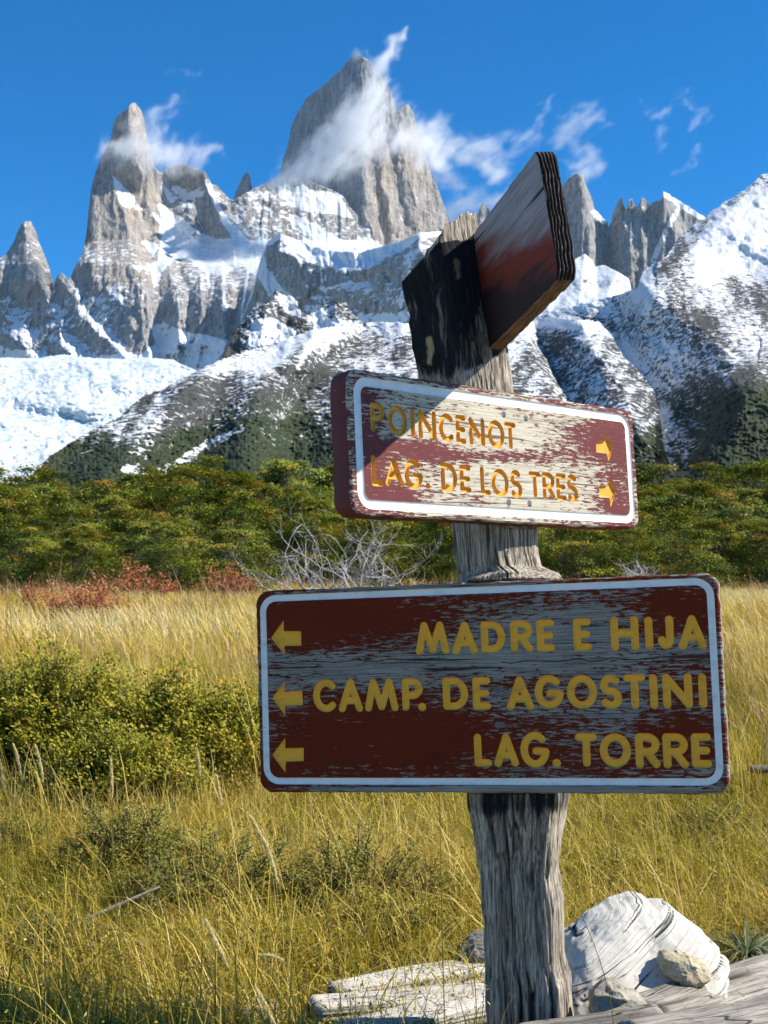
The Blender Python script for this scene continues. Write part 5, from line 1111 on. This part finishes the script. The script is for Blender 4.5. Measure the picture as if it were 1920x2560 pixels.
log('split_plank', G3(832, 2486, 3.05), G3(1235, 2418, 3.34), .050, .062, 'uppermost bleached split plank lying in the grass', WLOG, 21, .42, 64, 90, 'plank', 5)
log('split_plank', G3(772, 2524, 2.94), G3(1225, 2478, 3.06), .056, .045, 'middle bleached split plank with a ragged end', WLOG, 22, .40, 64, 90, 'plank', 5)
log('split_plank', G3(840, 2592, 2.80), G3(1245, 2508, 2.99), .050, .066, 'lowest bleached split plank at the picture edge', WLOG, 23, .42, 64, 90, 'plank', 5)
log('stick', G3(278, 2486, 3.12), G3(520, 2512, 3.05), .012, .007, 'pale stick lying in the grass', GLOG, 31, .8, 12, 40, 'stick')
log('twig', G3(150, 2372, 3.6, .05), G3(400, 2295, 3.7, .09), .007, .005, 'thin grey twig leaning through the grass by the brownish shrub', GLOG, 33, .9, 10, 40, 'twig')
log('fallen_log', G3(1868, 1922, 6.1), G3(2060, 1926, 6.1), .022, .02, 'dark short log in the far grass beyond the board corner', BARK, 35, .9, 14, 30)

def lump(name, outline, Y, depth, label, mat, seed, cat, cracks=False, rough=.03, facet=0.0):
    """a solid with the outline it shows from the front and a rounded body behind"""
    ol = np.array(outline, float); c = ol.mean(0); ang = np.arctan2(-(ol[:, 1] - c[1]), ol[:, 0] - c[0]); rad = np.hypot(ol[:, 0] - c[0], ol[:, 1] - c[1]); o_ = np.argsort(ang); ang, rad = ang[o_], rad[o_]
    Y = Y * 1.065; nt, nf = (260, 150) if cracks else (96, 64); A = np.linspace(-math.pi, math.pi, nt, endpoint=False); r = np.interp(A, np.concatenate([ang - 2 * math.pi, ang, ang + 2 * math.pi]), np.tile(rad, 3))
    Ph = np.linspace(.02, math.pi - .02, nf)                          # from the front pole to the back pole
    sc = Y / F; PHI, AA = np.meshgrid(Ph, A, indexing='ij'); q = np.sin(PHI) ** (.5 if cracks else .8)
    X = np.cos(AA) * r[None, :] * q * sc; Z = np.sin(AA) * r[None, :] * q * sc; Yd = -np.cos(PHI) * np.abs(np.cos(PHI)) ** -.25 * depth
    # the body leans back: its upper side recedes
    ln = 1.05 if cracks else .35; Yd = Yd + Z * ln; Z = Z / (1 + .27 * ln)
    nx, ny, nz = np.cos(AA) * q, -np.cos(PHI), np.sin(AA) * q
    dsp = fbm(nx * 2.2, ny * 2.2, nz * 2.2, 4, seed) * rough
    if facet: dsp = dsp - facet * np.abs(vnoise(nx * 1.7 + 5, ny * 1.7, nz * 1.7, seed + 2))
    m = 1 + dsp; X, Yd, Z = X * m, Yd * m, Z * m
    w_ = at(c[0], c[1], Y); V = np.stack([X, Yd, Z], -1)
    ck = np.zeros(X.shape)
    if cracks:
        u = X / sc * .9 + Z / sc * .42; v = X / sc * -.50 + Z / sc * .87 + .0004 * u ** 2 * (u > 0) + 6 * fbm(X * 9, Z * 9, 0, 3, 3)   # long curved drying cracks
        f = v / 40.0; f = f + .3 * vnoise(np.floor(f), 0 * f, 0, 4); dd = np.abs(f - np.round(f)) * 40
        ck = (1 - sstep(.5, 2.0, dd)) * sstep(-.5, -.1, vnoise(u * .012, np.round(f) * 3.3, 0, 8)); V = V - (ck * .004)[..., None] * np.stack([nx, ny, nz], -1)
    k = nf * nt; Vv = np.concatenate([V.reshape(-1, 3), V[0].mean(0)[None], V[-1].mean(0)[None]])
    c0 = np.stack([np.arange(nt), (np.arange(nt) + 1) % nt, np.full(nt, k)], 1); c1 = np.stack([(nf - 1) * nt + np.arange(nt), np.full(nt, k + 1), (nf - 1) * nt + (np.arange(nt) + 1) % nt], 1)
    o = mesh(name, Vv, [grid_faces(nf, nt, True)[:, ::-1].astype(np.int32), c0.astype(np.int32), c1.astype(np.int32)], mat, None, {'crack': np.append(ck.ravel(), [0, 0]), 'gu': np.append((X * .87 + Z * .5).ravel(), [0, 0]), 'ga': np.append((-X * .5 + Z * .87).ravel(), [0, 0])}, True)
    o.location = w_; return tag(o, label, cat)
def mat_stone(name, a, b, sc=1.0):
    g = NG(name); n = g.noise(g.obj, 30 * sc, 6, .7); n2 = g.noise(g.obj, 140 * sc, 3, .6); col = g.mix(g.mr(n, .3, .7), a, b)
    col = g.mix(g.math('MULTIPLY', g.mr(n2, .55, .62), .4), col, tuple(x * .5 for x in a)); return g.done(g.pbr(col, .9, g.bump(g.math('ADD', n, g.math('MULTIPLY', n2, .5)), .9, .006), .15))
lump('bleached_log', [(1400, 2420), (1416, 2350), (1460, 2311), (1532, 2261), (1588, 2248), (1616, 2242), (1643, 2251), (1654, 2264), (1688, 2262), (1726, 2293), (1771, 2343), (1810, 2384), (1800, 2420), (1790, 2500), (1700, 2560), (1560, 2570), (1440, 2560), (1400, 2500)], 3.02, .14,
     'broad white bleached log with long dark curved cracks', WBIG, 3, 'log', True, .07, .10)
lump('stone', [(1648, 2400), (1652, 2382), (1690, 2380), (1730, 2390), (1758, 2400), (1771, 2430), (1765, 2455), (1730, 2468), (1690, 2450), (1655, 2430)], 2.875, .045, 'small rough beige stone resting on the white log', mat_stone('beige_stone', (.36, .30, .19), (.60, .52, .36)), 7, 'stone', False, .16, .25)
lump('stone', [(1466, 2500), (1472, 2478), (1500, 2456), (1530, 2450), (1575, 2475), (1610, 2500), (1628, 2512), (1600, 2535), (1500, 2540), (1475, 2530)], 2.72, .05, 'grey wedge-shaped stone between the post and the log', mat_stone('grey_stone', (.24, .215, .165), (.46, .42, .34)), 8, 'stone', False, .12, .3)
lump('stone', [(1140, 2420), (1148, 2370), (1170, 2340), (1215, 2335), (1260, 2350), (1270, 2430), (1230, 2460), (1160, 2455)], 3.35, .07, 'dark grey stone half hidden behind the post', mat_stone('dark_stone', (.13, .13, .13), (.26, .26, .255)), 9, 'stone', False, .08, .2)
lump('stone', [(588, 2540), (610, 2510), (650, 2502), (700, 2520), (712, 2560), (680, 2590), (610, 2590)], 3.06, .06, 'pale grey stone low in the grass beside the planks', mat_stone('pale_stone', (.24, .21, .17), (.46, .42, .35)), 10, 'stone', False, .12, .2)
# stiff blue-green leaves of a tussock at the right edge
rgx = np.random.default_rng(3); ac = Acc(); n = 110; aa = rgx.uniform(0, 6.28, n)
for i in range(n):
    L = rgx.uniform(.12, .24); d = np.array([math.cos(aa[i]), math.sin(aa[i]), 0]); t = np.linspace(0, 1, 7); p = d[None, :] * (t * L)[:, None] + np.array([0, 0, 1]) * (rgx.uniform(.15, .5) * L * np.sin(t * 2.3))[:, None]; s = np.array([-d[1], d[0], .25]); wdt = .0042 * (1 - t ** 3)
    V = np.stack([p - s * wdt[:, None], p + s * wdt[:, None]], 1).reshape(-1, 3); k = np.arange(6)[:, None] * 2; ac.add(V, np.concatenate([k, k + 1, k + 3, k + 2], 1), rgx.random())
tu = ac.build('tussock', leafmat('blue_green_leaves', [(0, (.09, .12, .05)), (.6, (.22, .26, .13)), (1, (.42, .42, .22))], .25)); tu.scale = (.8, .8, .6); tu.location = G3(1868, 2395, 3.25); tag(tu, 'blue-green tussock of stiff leaves behind the pale log', 'tussock')
